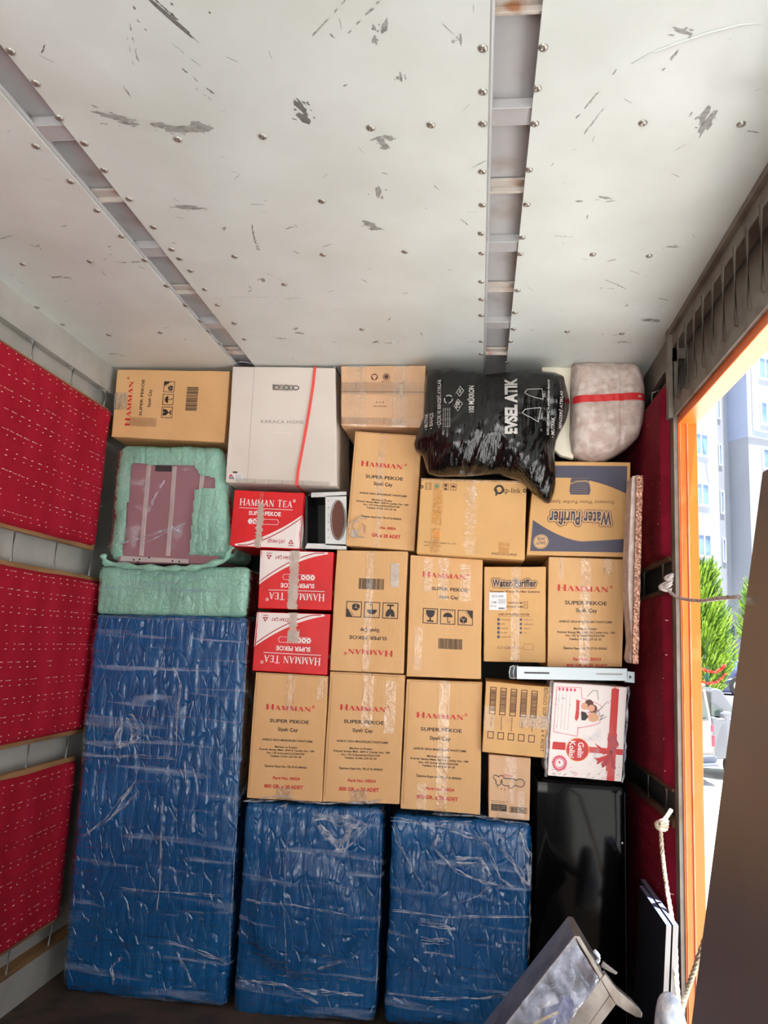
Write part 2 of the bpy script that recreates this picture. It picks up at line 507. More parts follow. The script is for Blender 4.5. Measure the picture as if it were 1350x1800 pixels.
# ---- a closed box whose front face is any quad, with rounded edges and a displaced surface
class Hull:
    def __init__(s, quad, depth, y, r=.004, disp=None, dback=None, tilt=(0, 0, 0, 0)):
        """quad: photo pixels TL TR BR BL of the front face standing on the plane y"""
        if isinstance(quad[0], Vector):
            s.c = list(quad)
        else:
            s.c = [at(q[0], q[1], y=y + t) for q, t in zip(quad, tilt)]
        s.d = depth
        s.r = r
        TL, TR, BR, BL = s.c
        s.W = ((TR - TL).length + (BR - BL).length) / 2
        s.H = ((BL - TL).length + (BR - TR).length) / 2
        s.disp = disp or (lambda p: 0.0)
        s.back = [c + Vector((0, depth, 0)) for c in s.c] if dback is None else dback

    def raw(s, u, v, w):
        TL, TR, BR, BL = s.c
        a = TL.lerp(TR, u).lerp(BL.lerp(BR, u), v)
        if w == 0:
            return a
        TL, TR, BR, BL = s.back
        b = TL.lerp(TR, u).lerp(BL.lerp(BR, u), v)
        return a.lerp(b, w)

    def P(s, u, v, w=0.0, h=0.0):
        x, y, z = u * s.W, v * s.H, w * s.d
        r = s.r
        q = Vector((min(max(x, r), s.W - r), min(max(y, r), s.H - r), min(max(z, r), s.d - r)))
        n = Vector((x, y, z)) - q
        if n.length < 1e-9:
            n = Vector((0, 0, -1))
        n.normalize()
        e = q + n * r
        p = s.raw(e.x / s.W, e.y / s.H, e.z / s.d)
        wn_ = Vector((n.x, n.z, -n.y))
        return p + wn_ * (s.disp(p) + h)

    def axis(s, L, step):
        r = s.r
        out = [0, r * .29, r * .65, r]
        n = max(2, int(round((L - 2 * r) / step)))
        out += [r + (L - 2 * r) * i / n for i in range(1, n)]
        out += [L - r, L - r * .65, L - r * .29, L]
        return [o / L for o in out]

    def mesh(s, mb, m, step=.05, h=0.0, zone=None):
        """zone(u,v,w)->material name"""
        U = s.axis(s.W, step)
        V = s.axis(s.H, step)
        Wd = s.axis(s.d, max(step, .03))
        nu, nv, nw = len(U), len(V), len(Wd)
        idx = {}
        vs = []

        def g(i, j, k):
            key = (i, j, k)
            if key not in idx:
                idx[key] = len(vs)
                vs.append(s.P(U[i], V[j], Wd[k], h))
            return idx[key]
        faces = {}

        def put(f, c):
            faces.setdefault(zone(*c) if zone else m, []).append(f)
        for i in range(nu - 1):
            for j in range(nv - 1):
                c = ((U[i] + U[i + 1]) / 2, (V[j] + V[j + 1]) / 2)
                put((g(i, j, 0), g(i, j + 1, 0), g(i + 1, j + 1, 0), g(i + 1, j, 0)), (c[0], c[1], 0))
                put((g(i, j, nw - 1), g(i + 1, j, nw - 1), g(i + 1, j + 1, nw - 1), g(i, j + 1, nw - 1)), (c[0], c[1], 1))
        for i in range(nu - 1):
            for k in range(nw - 1):
                c = ((U[i] + U[i + 1]) / 2, (Wd[k] + Wd[k + 1]) / 2)
                put((g(i, 0, k), g(i + 1, 0, k), g(i + 1, 0, k + 1), g(i, 0, k + 1)), (c[0], 0, c[1]))
                put((g(i, nv - 1, k), g(i, nv - 1, k + 1), g(i + 1, nv - 1, k + 1), g(i + 1, nv - 1, k)), (c[0], 1, c[1]))
        for j in range(nv - 1):
            for k in range(nw - 1):
                c = ((V[j] + V[j + 1]) / 2, (Wd[k] + Wd[k + 1]) / 2)
                put((g(0, j, k), g(0, j, k + 1), g(0, j + 1, k + 1), g(0, j + 1, k)), (0, c[0], c[1]))
                put((g(nu - 1, j, k), g(nu - 1, j + 1, k), g(nu - 1, j + 1, k + 1), g(nu - 1, j, k + 1)), (1, c[0], c[1]))
        k0 = len(mb.v)
        mb.v += vs
        for mm, fl in faces.items():
            i = mb.slot(mm)
            for f in fl:
                mb.f.append(tuple(k0 + q for q in f))
                mb.m.append(i)

    def base(s):
        xs = [c.x for c in s.c]
        return Vector(((min(xs) + max(xs)) / 2, s.c[0].y + s.d / 2, min(c.z for c in s.c)))


# ---- lettering and printed shapes laid on a surface
FONT = {}


def glyph_mesh(txt, bold, spacing=1.0):
    key = (txt, bold, spacing)
    if key in FONT:
        return FONT[key]
    cu = bpy.data.curves.new('t', 'FONT')
    cu.body = txt
    cu.size = 1
    cu.offset = bold
    cu.space_character = spacing
    cu.resolution_u = 3
    cu.align_x = 'LEFT'
    o = bpy.data.objects.new('t', cu)
    C.objects.link(o)
    dg = bpy.context.evaluated_depsgraph_get()
    me = o.evaluated_get(dg).to_mesh()
    vs = [(v.co.x, v.co.y) for v in me.vertices]
    fs = [tuple(p.vertices) for p in me.polygons]
    o.to_mesh_clear()
    bpy.data.objects.remove(o)
    bpy.data.curves.remove(cu)
    FONT[key] = (vs, fs)
    return FONT[key]


def seg_quad(a, b, w):
    a = Vector(a)
    b = Vector(b)
    d = (b - a).normalized()
    n = Vector((-d.y, d.x)) * w / 2
    return [tuple(a + n), tuple(b + n), tuple(b - n), tuple(a - n)]


def serif_glyphs(txt, small=1.0, first=1.0, st=.15, serif=True):
    """drawn capitals: unit cap height, returns list of polygons (x,y) and the width"""
    out = []
    x = 0
    newword = True
    for ch in txt:
        if ch == ' ':
            x += .42
            newword = True
            continue
        k = first if newword else small
        newword = False
        q = []
        w = .8
        th = .06

        def L(a, b, t):
            q.append(seg_quad(a, b, t))

        def sf(cx, cy, hw=.13):
            if serif:
                q.append([(cx - hw, cy - .025), (cx + hw, cy - .025), (cx + hw, cy + .025), (cx - hw, cy + .025)])
        if ch == 'H':
            w = .88
            L((.16, 0), (.16, 1), st)
            L((w - .16, 0), (w - .16, 1), st)
            L((.16, .5), (w - .16, .5), th)
            for a in (.16, w - .16):
                sf(a, .025)
                sf(a, .975)
        elif ch == 'A':
            w = .86
            L((.10, 0), (w / 2, 1), th)
            L((w - .14, 0), (w / 2 - .02, 1), st)
            L((.24, .33), (w - .24, .33), th)
            sf(.10, .025, .1)
            sf(w - .13, .025, .13)
        elif ch == 'M':
            w = 1.05
            L((.15, 0), (.15, 1), th)
            L((.17, 1), (w / 2, .05), st)
            L((w - .19, 1), (w / 2, .05), th)
            L((w - .18, 0), (w - .18, 1), st)
            sf(.15, .025, .11)
            sf(w - .18, .025)
            sf(.12, .975, .1)
            sf(w - .15, .975, .1)
        elif ch == 'N':
            w = .9
            L((.15, 0), (.15, 1), th)
            L((.15, 1), (w - .15, .02), st)
            L((w - .15, 0), (w - .15, 1), th)
            sf(.15, .025, .11)
            sf(.1, .975, .1)
            sf(w - .15, .975, .11)
        elif ch == 'T':
            w = .78
            L((w / 2, 0), (w / 2, 1), st)
            L((.06, .96), (w - .06, .96), .08)
            L((.08, .8), (.08, 1), .04)
            L((w - .08, .8), (w - .08, 1), .04)
            sf(w / 2, .025)
        elif ch == 'E':
            w = .74
            L((.18, 0), (.18, 1), st)
            for yy in (.035, .5, .965):
                L((.1, yy), (w - (.08 if yy != .5 else .2), yy), .07)
            L((w - .09, 0), (w - .09, .22), .04)
            L((w - .1, .8), (w - .1, 1), .04)
        out += [[(x + a * k, b * k) for a, b in p] for p in q]
        x += (w + .04) * k
    return out, x


class Print:
    """prints on f(a,b,h): a to the reading direction, b downwards (0..1). turn: 0,90 (reads upwards),180,270 (reads downwards)"""

    def __init__(s, mb, hull, turn=0, h=.0012, fn=None, wh=None):
        s.mb = mb
        s.h = h
        s.turn = turn
        s.fn = fn or (lambda u, v, hh: hull.P(u, v, 0, hh))
        W_, H_ = wh or (hull.W, hull.H)
        s.W, s.H = (W_, H_) if turn in (0, 180) else (H_, W_)

    def p(s, a, b):
        if s.turn == 0:
            u, v = a, b
        elif s.turn == 90:
            u, v = b, 1 - a
        elif s.turn == 180:
            u, v = 1 - a, 1 - b
        else:
            u, v = 1 - b, a
        return s.fn(u, v, s.h)

    def raw(s, pts, faces, m):
        s.mb.add([s.p(a, b) for a, b in pts], faces, m)

    def text(s, txt, a, b, w=None, cap=None, m='p_blk', bold=0.0, align='c', sp=1.0):
        """w: width as a fraction of the face, cap: capital height as a fraction of the face height; b: middle of the capitals"""
        vs, fs = glyph_mesh(txt, bold, sp)
        if not vs:
            return
        x0 = min(v[0] for v in vs)
        x1 = max(v[0] for v in vs)
        capu = .69
        if w and cap:
            sx_ = w / (x1 - x0)
            sy = cap / capu
        elif w:
            sx_ = w / (x1 - x0)
            sy = sx_ * s.W / s.H
        else:
            sy = cap / capu
            sx_ = sy * s.H / s.W
        wid = (x1 - x0) * sx_
        ox = a - wid / 2 if align == 'c' else (a if align == 'l' else a - wid)
        s.raw([(ox + (x - x0) * sx_, b + (capu / 2 - y) * sy) for x, y in vs], fs, m)

    def serif(s, txt, a, b, w, cap, m, small=.82, st=.16, serif=True):
        polys, x1 = serif_glyphs(txt, small, 1.0, st, serif)
        for pl in polys:
            s.raw([(a - w / 2 + x / x1 * w, b + cap / 2 - y * cap) for x, y in pl], [tuple(range(len(pl)))], m)

    def fat(s, txt, a, b, w, cap, rings, sp=1.1):
        """lettering with outline rings; rings: [(radius in metres, material)], widest first"""
        h0 = s.h
        vs, fs = glyph_mesh(txt, .012, sp)
        x0 = min(v[0] for v in vs)
        x1 = max(v[0] for v in vs)
        sx_ = w / (x1 - x0)
        sy = cap / .69
        for i, (rad, m) in enumerate(rings):
            s.h = h0 + i * .0007
            offs = [(0, 0)] if rad == 0 else [(math.cos(q * math.pi / 6) * rad, math.sin(q * math.pi / 6) * rad) for q in range(12)] + [(0, 0)]
            for dx, dy in offs:
                s.raw([(a - w / 2 + (x - x0) * sx_ + dx / s.W, b + (.345 - y) * sy + dy / s.H) for x, y in vs], fs, m)
        s.h = h0

    def rect(s, a0, b0, a1, b1, m, n=None):
        nx = n or max(1, int((a1 - a0) * s.W / .04))
        ny = n or max(1, int((b1 - b0) * s.H / .04))
        pts = [(a0 + (a1 - a0) * i / nx, b0 + (b1 - b0) * j / ny) for j in range(ny + 1) for i in range(nx + 1)]
        s.raw(pts, [(j * (nx + 1) + i, j * (nx + 1) + i + 1, (j + 1) * (nx + 1) + i + 1, (j + 1) * (nx + 1) + i) for j in range(ny) for i in range(nx)], m)

    def frame(s, a0, b0, a1, b1, t, m):
        tx = t / s.W
        ty = t / s.H
        s.rect(a0, b0, a1, b0 + ty, m)
        s.rect(a0, b1 - ty, a1, b1, m)
        s.rect(a0, b0 + ty, a0 + tx, b1 - ty, m)
        s.rect(a1 - tx, b0 + ty, a1, b1 - ty, m)

    def line(s, pts, t, m, closed=False):
        """t in metres"""
        P_ = [Vector((a * s.W, b * s.H)) for a, b in pts]
        if closed:
            P_.append(P_[0])
        for q0, q1 in zip(P_[:-1], P_[1:]):
            if (q1 - q0).length < 1e-6:
                continue
            d = (q1 - q0).normalized()
            e = d * t * .3
            n = Vector((-d.y, d.x)) * t / 2
            k = max(1, int((q1 - q0).length / .04))
            pts2 = []
            for i in range(k + 1):
                c = (q0 - e).lerp(q1 + e, i / k)
                pts2 += [c + n, c - n]
            s.raw([(c.x / s.W, c.y / s.H) for c in pts2], [(2 * i, 2 * i + 1, 2 * i + 3, 2 * i + 2) for i in range(k)], m)

    def poly(s, pts, m):
        s.raw(pts, [tuple(range(len(pts)))], m)

    def strip(s, top, bot, m):
        """area between two polylines with the same number of points"""
        n = len(top)
        rows = 10
        pts = []
        for j in range(rows + 1):
            for i in range(n):
                pts.append((top[i][0] + (bot[i][0] - top[i][0]) * j / rows, top[i][1] + (bot[i][1] - top[i][1]) * j / rows))
        s.raw(pts, [(j * n + i, j * n + i + 1, (j + 1) * n + i + 1, (j + 1) * n + i) for j in range(rows) for i in range(n - 1)], m)

    def disc(s, a, b, r, m, seg=24, r0=0.0, ry=None):
        """r in metres"""
        ry = ry or r
        if r0:
            pts = [(a + math.cos(q) * rr / s.W, b + math.sin(q) * rr * (ry / r) / s.H) for q in [2 * math.pi * i / seg for i in range(seg)] for rr in (r, r0)]
            s.raw(pts, [(2 * i, 2 * i + 1, (2 * i + 3) % (2 * seg), (2 * i + 2) % (2 * seg)) for i in range(seg)], m)
        else:
            s.poly([(a + math.cos(2 * math.pi * i / seg) * r / s.W, b + math.sin(2 * math.pi * i / seg) * ry / s.H) for i in range(seg)], m)

    def barcode(s, a0, b0, a1, b1, m='p_blk', seed=1, horiz=True):
        rnd = random.Random(seed)
        x = 0.0
        while x < 1:
            w = rnd.choice((.010, .016, .024, .03))
            x1 = min(1, x + w)
            if horiz:
                s.rect(a0 + (a1 - a0) * x, b0, a0 + (a1 - a0) * x1, b1, m, 1)
            else:
                s.rect(a0, b0 + (b1 - b0) * x, a1, b0 + (b1 - b0) * x1, m, 1)
            x = x1 + rnd.choice((.010, .014, .022))


def card_disp(seed, amp=.0035):
    return lambda p: amp * (nz(p, 4.0, seed) + .35 * nz(p, 13.0, seed + 3))


def tape_strip(hull, parent, u0, u1, v0=0.0, v1=1.0, m='tape', h=.0022, name='packing_tape', seed=1, ragged=0.0, wrap=0.0, n=40, label=None):
    """a strip of tape laid on the front face; crumpled a little"""
    mb = MB()
    rnd = random.Random(seed)
    nx = 6
    vs = []
    vert = (v1 - v0) * hull.H > (u1 - u0) * hull.W
    for j in range(n + 1):
        for i in range(nx + 1):
            a, b = (i / nx, j / n)
            if not vert:
                a, b = b, a
            jit = ragged * (rnd.random() - .5)
            u = u0 + (u1 - u0) * a + (jit if vert and i in (0, nx) else 0)
            v = v0 + (v1 - v0) * b + (jit if (not vert) and i in (0, nx) else 0)
            p = hull.P(u, v, 0, 0)
            hh = h + .0012 * abs(nz(p, 40, seed)) + .0008 * rnd.random()
            vs.append(hull.P(u, v, 0, hh))
    mb.add(vs, [(j * (nx + 1) + i, j * (nx + 1) + i + 1, (j + 1) * (nx + 1) + i + 1, (j + 1) * (nx + 1) + i) for j in range(n) for i in range(nx)], m)
    o = mb.build(name, parent, fix=False, smooth=False)
    if label:
        o['label'] = label
    return o

# ================================================================== the truck
XL, XR, ZC, YB, YR = -1.717, 0.683, CH + 1.2, 4.25, -2.3
YD = 2.79                        # far jamb of the side door
YD0 = 0.1                        # near jamb


def struct(o):
    o['kind'] = 'structure'
    return o


# floor
mb = MB()
mb.box((XL - .05, YR, -.06), (XR + .05, YB, 0), 'floor')
struct(mb.build('floor', origin=(0, 1, -.06)))

# ceiling: three sheets with two channels between them
ceil = MB()


SHEETS = ((XL, -1.122), (-1.032, -0.012), (0.086, XR))


def ceilz(x, y):
    """height of the slightly uneven ceiling sheets"""
    for x0, x1 in SHEETS:
        if x0 - .001 <= x <= x1 + .001:
            e = min(1, max(0, min(x - x0, x1 - x) / .06))
            z = .006 * noise.noise(Vector((x * 1.7, y * 1.3, 2))) + .002 * noise.noise(Vector((x * 6, y * 5, 5)))
            if x0 > 0:
                z += dent(x, y)
            return ZC + e * z
    return ZC


def sheet(x0, x1):
    nx = max(6, int((x1 - x0) / .05))
    ny = 110
    y0, y1 = YR, YB
    vs = []
    for j in range(ny + 1):
        for i in range(nx + 1):
            x = x0 + (x1 - x0) * i / nx
            y = y0 + (y1 - y0) * j / ny
            vs.append((x, y, ceilz(x, y)))
    k = len(vs)
    vs += [(x, y, z + .004) for x, y, z in vs]
    fs = []
    n1 = nx + 1
    for j in range(ny):
        for i in range(nx):
            a = j * n1 + i
            fs.append((a, a + n1, a + n1 + 1, a + 1))
    ceil.add(vs[:k], fs, 'ceil')
    ceil.add(vs[k:], [tuple(reversed(f)) for f in fs], 'ceil')
    for i0 in (0, nx):
        q = []
        for j in range(ny + 1):
            a = j * n1 + i0
            q += [vs[a], vs[k + a]]
        f2 = [(2 * j, 2 * j + 1, 2 * j + 3, 2 * j + 2) for j in range(ny)]
        ceil.add(q, f2 if i0 else [tuple(reversed(f)) for f in f2], 'ceil')


DENTS = [(1232, 95, .035, .012), (1255, 120, .03, -.014), (1228, 130, .02, -.012), (1245, 160, .03, .012), (1222, 172, .025, -.010),
         (1262, 85, .03, .014), (1290, 100, .03, -.010), (1330, 110, .05, -.012), (1003, 210, .012, -.008), (1062, 255, .012, -.006), (1040, 190, .015, .006),
         (1320, 60, .03, .01)]
DW = [(at(a, b, z=ZC), r * .6, h) for a, b, r, h in DENTS]


def dent(x, y):
    z = 0
    for c, r, h in DW:
        q = ((x - c.x) ** 2 + (y - c.y) ** 2) / (r * r)
        if q < 9:
            z += h * math.exp(-q)
    return z


sheet(XL, -1.122)
sheet(-1.032, -0.012)
sheet(0.086, XR)
# scuffs and scrapes in the paint, each an outline of its own
rs = random.Random(3)


def blob(px, py, L, Wd_, ang, m, rag=.35, seed=0, c=None):
    c = c or at(px, py, z=ZC)
    ang = math.radians(ang)
    r_ = random.Random(px * 31 + py + seed)
    n = 30
    pts = []
    for i in range(n):
        q = 2 * math.pi * i / n
        k = 1 + rag * 1.6 * noise.noise(Vector((math.cos(q) * 1.6 + px, math.sin(q) * 1.6, py * .37))) + .12 * (r_.random() - .5)
        a = math.cos(q) * L / 2 * k
        b = math.sin(q) * abs(math.sin(q)) ** .4 * Wd_ * .42 * k
        pts.append(Vector((c.x + a * math.cos(ang) - b * math.sin(ang), c.y + a * math.sin(ang) + b * math.cos(ang), 0)))
    cc = sum(pts, Vector()) / n
    mid = [p.lerp(cc, .5) for p in pts]
    q = [Vector((p.x, p.y, ceilz(p.x, p.y) - .0008)) for p in pts + mid + [cc]]
    ceil.add(q, [(i, (i + 1) % n, n + (i + 1) % n, n + i) for i in range(n)] + [(n + i, n + (i + 1) % n, 2 * n) for i in range(n)], m)


for (px, py, L, wd, ang, dark) in [
    (200, 205, .10, .020, 20, 0), (178, 192, .05, .006, 40, 0), (225, 217, .05, .012, 10, 0), (308, 226, .10, .035, 5, 0), (350, 224, .05, .04, 10, 0), (280, 220, .04, .02, 10, 0),
    (330, 364, .085, .022, 2, 0), (345, 366, .05, .01, 0, 0), (530, 190, .05, .02, 70, 1), (535, 208, .045, .03, 60, 1), (528, 180, .03, .008, 75, 1),
    (673, 248, .05, .02, 60, 0), (683, 240, .03, .015, 30, 0), (676, 257, .02, .018, 0, 0), (665, 335, .05, .018, 100, 0), (672, 345, .02, .008, 100, 0),
    (650, 393, .05, .025, 40, 0), (662, 401, .04, .02, 0, 0), (297, 30, .16, .012, 62, 1), (292, 18, .08, .008, 62, 1), (345, 140, .08, .006, 60, 1), (325, 95, .07, .003, 60, 0),
    (362, 168, .06, .004, 60, 0), (447, 415, .14, .005, 100, 1), (453, 430, .07, .008, 98, 0), (100, 487, .05, .016, -4, 0), (117, 489, .03, .008, -2, 0),
    (215, 461, .03, .006, 0, 0), (236, 460, .03, .006, 0, 0), (462, 492, .03, .02, 100, 0), (640, 30, .10, .006, 135, 0), (676, 48, .04, .012, 110, 0),
    (235, 75, .10, .004, 105, 0), (228, 90, .08, .003, 105, 0), (75, 90, .05, .004, 130, 1), (1245, 215, .10, .03, 95, 0), (1240, 200, .06, .02, 90, 0),
    (1032, 185, .09, .005, 115, 0), (1046, 210, .08, .003, 110, 0), (1063, 348, .04, .012, 20, 0), (1018, 354, .02, .01, 0, 0), (1080, 498, .09, .005, 40, 1), (1066, 506, .05, .004, 10, 1),
    (1182, 434, .05, .012, 0, 0), (1140, 560, .05, .03, 10, 0), (1154, 562, .03, .025, 10, 0), (528, 585, .04, .02, 30, 0), (520, 577, .03, .012, 120, 0), (494, 594, .04, .012, 10, 0),
    (66, 432, .03, .008, -30, 0), (8, 418, .05, .008, -20, 0), (515, 525, .05, .006, -10, 0), (440, 522, .18, .003, 3, 0), (395, 400, .03, .006, 120, 0), (705, 135, .03, .006, 90, 0),
    (810, 70, .03, .006, 90, 0), (1095, 600, .05, .012, 0, 0), (200, 622, .04, .012, 5, 0), (660, 602, .03, .015, -40, 1), (684, 604, .03, .006, -40, 0), (580, 30, .12, .003, 135, 0), (660, 70, .02, .01, 90, 0),
    (770, 330, .04, .004, 60, 0), (480, 485, .06, .003, 55, 0), (990, 415, .05, .004, 10, 0), (1120, 480, .08, .003, 35, 0), (930, 505, .05, .003, 60, 0), (1190, 92, .10, .006, 110, 0), (1200, 55, .04, .01, 30, 0)]:
    mt = 'scuffdark' if dark else 'scuff'
    if wd < .009 and L > .035:      # a scratch: a broken row of short strokes
        d_ = math.radians(ang)
        c0 = at(px, py, z=ZC)
        q_ = -L / 2
        while q_ < L / 2:
            l_ = rs.uniform(.008, .022)
            p_ = Vector((c0.x + math.cos(d_) * (q_ + l_ / 2) + rs.uniform(-.001, .001), c0.y + math.sin(d_) * (q_ + l_ / 2), 0))
            blob(0, 0, l_, wd * rs.uniform(.35, .9), ang + rs.uniform(-12, 12), mt, .4, seed=int(q_ * 9999), c=p_)
            q_ += l_ * rs.uniform(.5, .95) if rs.random() < .8 else l_ * 2
        continue
    blob(px, py, L, wd, ang, mt, .4)
    for _ in range(5 if L > .025 else 2):
        c0 = at(px, py, z=ZC)
        blob(0, 0, rs.uniform(.004, .014), rs.uniform(.002, .006), ang + rs.uniform(-30, 30), mt, .4, seed=rs.randrange(9999),
             c=Vector((c0.x + rs.uniform(-.6, .6) * L, c0.y + rs.uniform(-.5, .5) * max(L * .5, wd), 0)))
for i in range(170):
    x = rs.uniform(-1.68, .6)
    y = rs.uniform(.9, 3.1)
    if -1.14 < x < -1.0 or -.03 < x < .1:
        continue
    L = rs.uniform(.008, .045)
    w_ = rs.choice((.0012, .0018, .003, .005))
    a = rs.uniform(0, math.pi)
    n = 8
    pts = []
    for k in range(n):
        q = 2 * math.pi * k / n
        kk = rs.uniform(.6, 1.3)
        pts.append(Vector((x + math.cos(q) * L / 2 * kk * math.cos(a) - math.sin(q) * w_ / 2 * kk * math.sin(a),
                           y + math.cos(q) * L / 2 * kk * math.sin(a) + math.sin(q) * w_ / 2 * kk * math.cos(a), 0)))
    ceil.add([Vector((p.x, p.y, ceilz(p.x, p.y) - .0008)) for p in pts], [tuple(range(n))], 'scuff')
lip = [at(a_, b_, z=ZC) for a_, b_ in ((1110, 112), (1145, 92), (1190, 75), (1240, 58), (1300, 42), (1335, 40), (1350, 48))]
path = []
for p, q in zip(lip[:-1], lip[1:]):
    for t in range(6):
        w_ = p.lerp(q, t / 6)
        path.append(Vector((w_.x, w_.y, ceilz(w_.x, w_.y) - .001)))
ceil.tube(path, [.0005 + .0022 * math.sin(math.pi * min(1, i / len(path) * 1.1)) for i in range(len(path))], 'ceil', 6)
CE = ceil.build('ceiling', origin=(0, 1, ZC), fix=False)
CE.data.polygons.foreach_set('use_smooth', [True] * len(CE.data.polygons))
struct(CE)
# domed screws in the sheets
SCR = [(19, 90), (63, 146), (104, 207), (148, 252), (183, 299), (227, 350), (270, 399), (302, 438), (313, 245), (462, 239), (652, 223), (758, 218), (1130, 216), (1303, 218),
       (849, 85), (955, 83), (849, 161), (944, 155), (849, 217), (940, 217), (848, 301), (930, 298), (848, 360), (926, 359), (846, 410), (918, 417), (566, 352), (568, 447), (712, 442),
       (413, 450), (1042, 447), (1141, 450), (158, 460), (40, 465), (63, 257), (124, 319), (171, 370), (214, 415), (255, 457), (293, 502), (327, 537), (353, 564), (847, 445), (914, 446), (846, 495), (910, 510),
       (846, 526), (905, 549), (846, 554), (902, 578), (846, 600), (897, 600), (316, 454), (335, 475), (360, 508), (383, 535), (412, 567), (430, 595), (500, 500), (636, 580), (997, 582), (1093, 585), (282, 584), (191, 588),
       (367, 582), (387, 604), (846, 622), (890, 637), (110, 570), (65, 540)]
for q in SCR:
    c = at(q[0], q[1], z=ZC)
    s_ = MB()
    s_.dome((c.x, c.y, ceilz(c.x, c.y) - .0005), (0, 0, -1), .0105, 'screw')
    s_.build('screw', CE, smooth=True)

# roof channels showing in the gaps
for x0, x1 in ((-1.122, -1.032), (-.012, .086)):
    mb = MB()
    mb.box((x0 - .03, YR, ZC + .030), (x1 + .03, YB, ZC + .036), 'steel')     # web
    mb.box((x0 - .012, YR, ZC + .004), (x0 - .006, YB, ZC + .030), 'steel')
    mb.box((x1 + .006, YR, ZC + .004), (x1 + .012, YB, ZC + .030), 'steel')
    mb.tube([(x0 + .004, YR, ZC + .008), (x0 + .004, YB, ZC + .008)], .006, 'steel', 8)
    ch = mb.build('trim_channel', origin=((x0 + x1) / 2, 1, ZC))
    ch.name = 'trim_1' if x0 < -1 else 'trim_2'
    struct(ch)
    k = 0
    for yy, wide in ((.72, 0), (1.02, 1), (1.31, 0), (1.60, 1), (1.905, 0), (2.185, 1), (2.49, 0), (2.765, 1), (3.07, 0), (3.4, 1)):
        s_ = MB()
        if wide:
            s_.box((x0 - .004, yy - .024, ZC + .006), (x1 + .004, yy + .030, ZC + .010), 'steel')
            s_.box((x0 - .004, yy - .028, ZC + .004), (x1 + .004, yy - .024, ZC + .030), 'steel')
            s_.box((x0 - .004, yy + .030, ZC + .006), (x1 + .004, yy + .034, ZC + .030), 'steel')
        else:
            s_.box((x0 - .004, yy - .004, ZC + .006), (x1 + .004, yy + .004, ZC + .030), 'steelrust')
            s_.box((x0 - .004, yy - .036, ZC + .020), (x1 + .004, yy + .0, ZC + .028), 'steelrust')
        bevel(s_.build('cross_brace', ch), .0015)
mb = MB()
mb.box((XL - .05, YR, ZC + .075), (XR + .06, YB, ZC + .10), 'headgrey')
struct(mb.build('trim_3', origin=(0, 1, ZC + .075)))   # outer roof skin

# walls
def wall_side(name, x, sgn, segs):
    """sgn +1: the room lies towards +x.  segs: list of (y0,y1)"""
    mb = MB()
    for (y0, y1) in segs:
        def bx(d0, d1, z0, z1, m, ya=y0, yb=y1):
            xs = sorted((x + sgn * d0, x + sgn * d1))
            mb.box((xs[0], ya, z0), (xs[1], yb, z1), m)
        bx(-.06, -.045, 0, ZC + .075, 'walldark' if sgn < 0 else 'wall')
        bx(-.045, 0, CH + 1.085, ZC + .01, 'wall' if sgn > 0 else 'headgrey')     # top band
        bx(-.012, .006, CH + 1.075, CH + 1.086, 'wall' if sgn > 0 else 'headgrey')
        bx(-.045, 0, 0, CH - 1.30, 'wall' if sgn > 0 else 'headgrey')            # skirting band
        bx(-.045, .004, CH - 1.305, CH - 1.285, 'wood')
    return struct(mb.build(name, origin=(x, 1, 0)))


WL = wall_side('wall_left', XL, 1, [(YR, YB)])
WR = wall_side('wall_right', XR, -1, [(YD, YB)])
mb = MB()
mb.box((XL - .05, YB, 0), (XR + .05, YB + .05, ZC + .07), 'walldark')
struct(mb.build('wall_front', origin=(0, YB, 0)))


def rods(parent, x, sgn, ys, z0, z1, m='rod'):
    for y in ys:
        s_ = MB()
        xx = x + sgn * .006
        s_.tube([(xx - sgn * .03, y, z0), (xx, y, z0 + .012), (xx, y, z1 - .012), (xx - sgn * .03, y, z1)], .0055, m, 8)
        s_.build('tie_rod', parent, smooth=True)


for z0, z1, off in ((CH + .985, CH + 1.08, 0), (CH + .22, CH + .36, .04), (CH - .56, CH - .43, .02), (CH - 1.30, CH - 1.18, .06)):
    rods(WL, XL, 1, [1.72 + .29 * i + off for i in range(6)], z0, z1)
rods(WR, XR, -1, [2.87, 3.13, 3.4], CH + .96, CH + 1.08)
rods(WR, XR, -1, [2.97, 3.3], CH + .22, CH + .37)
rods(WR, XR, -1, [2.95, 3.25], CH - .56, CH - .43)


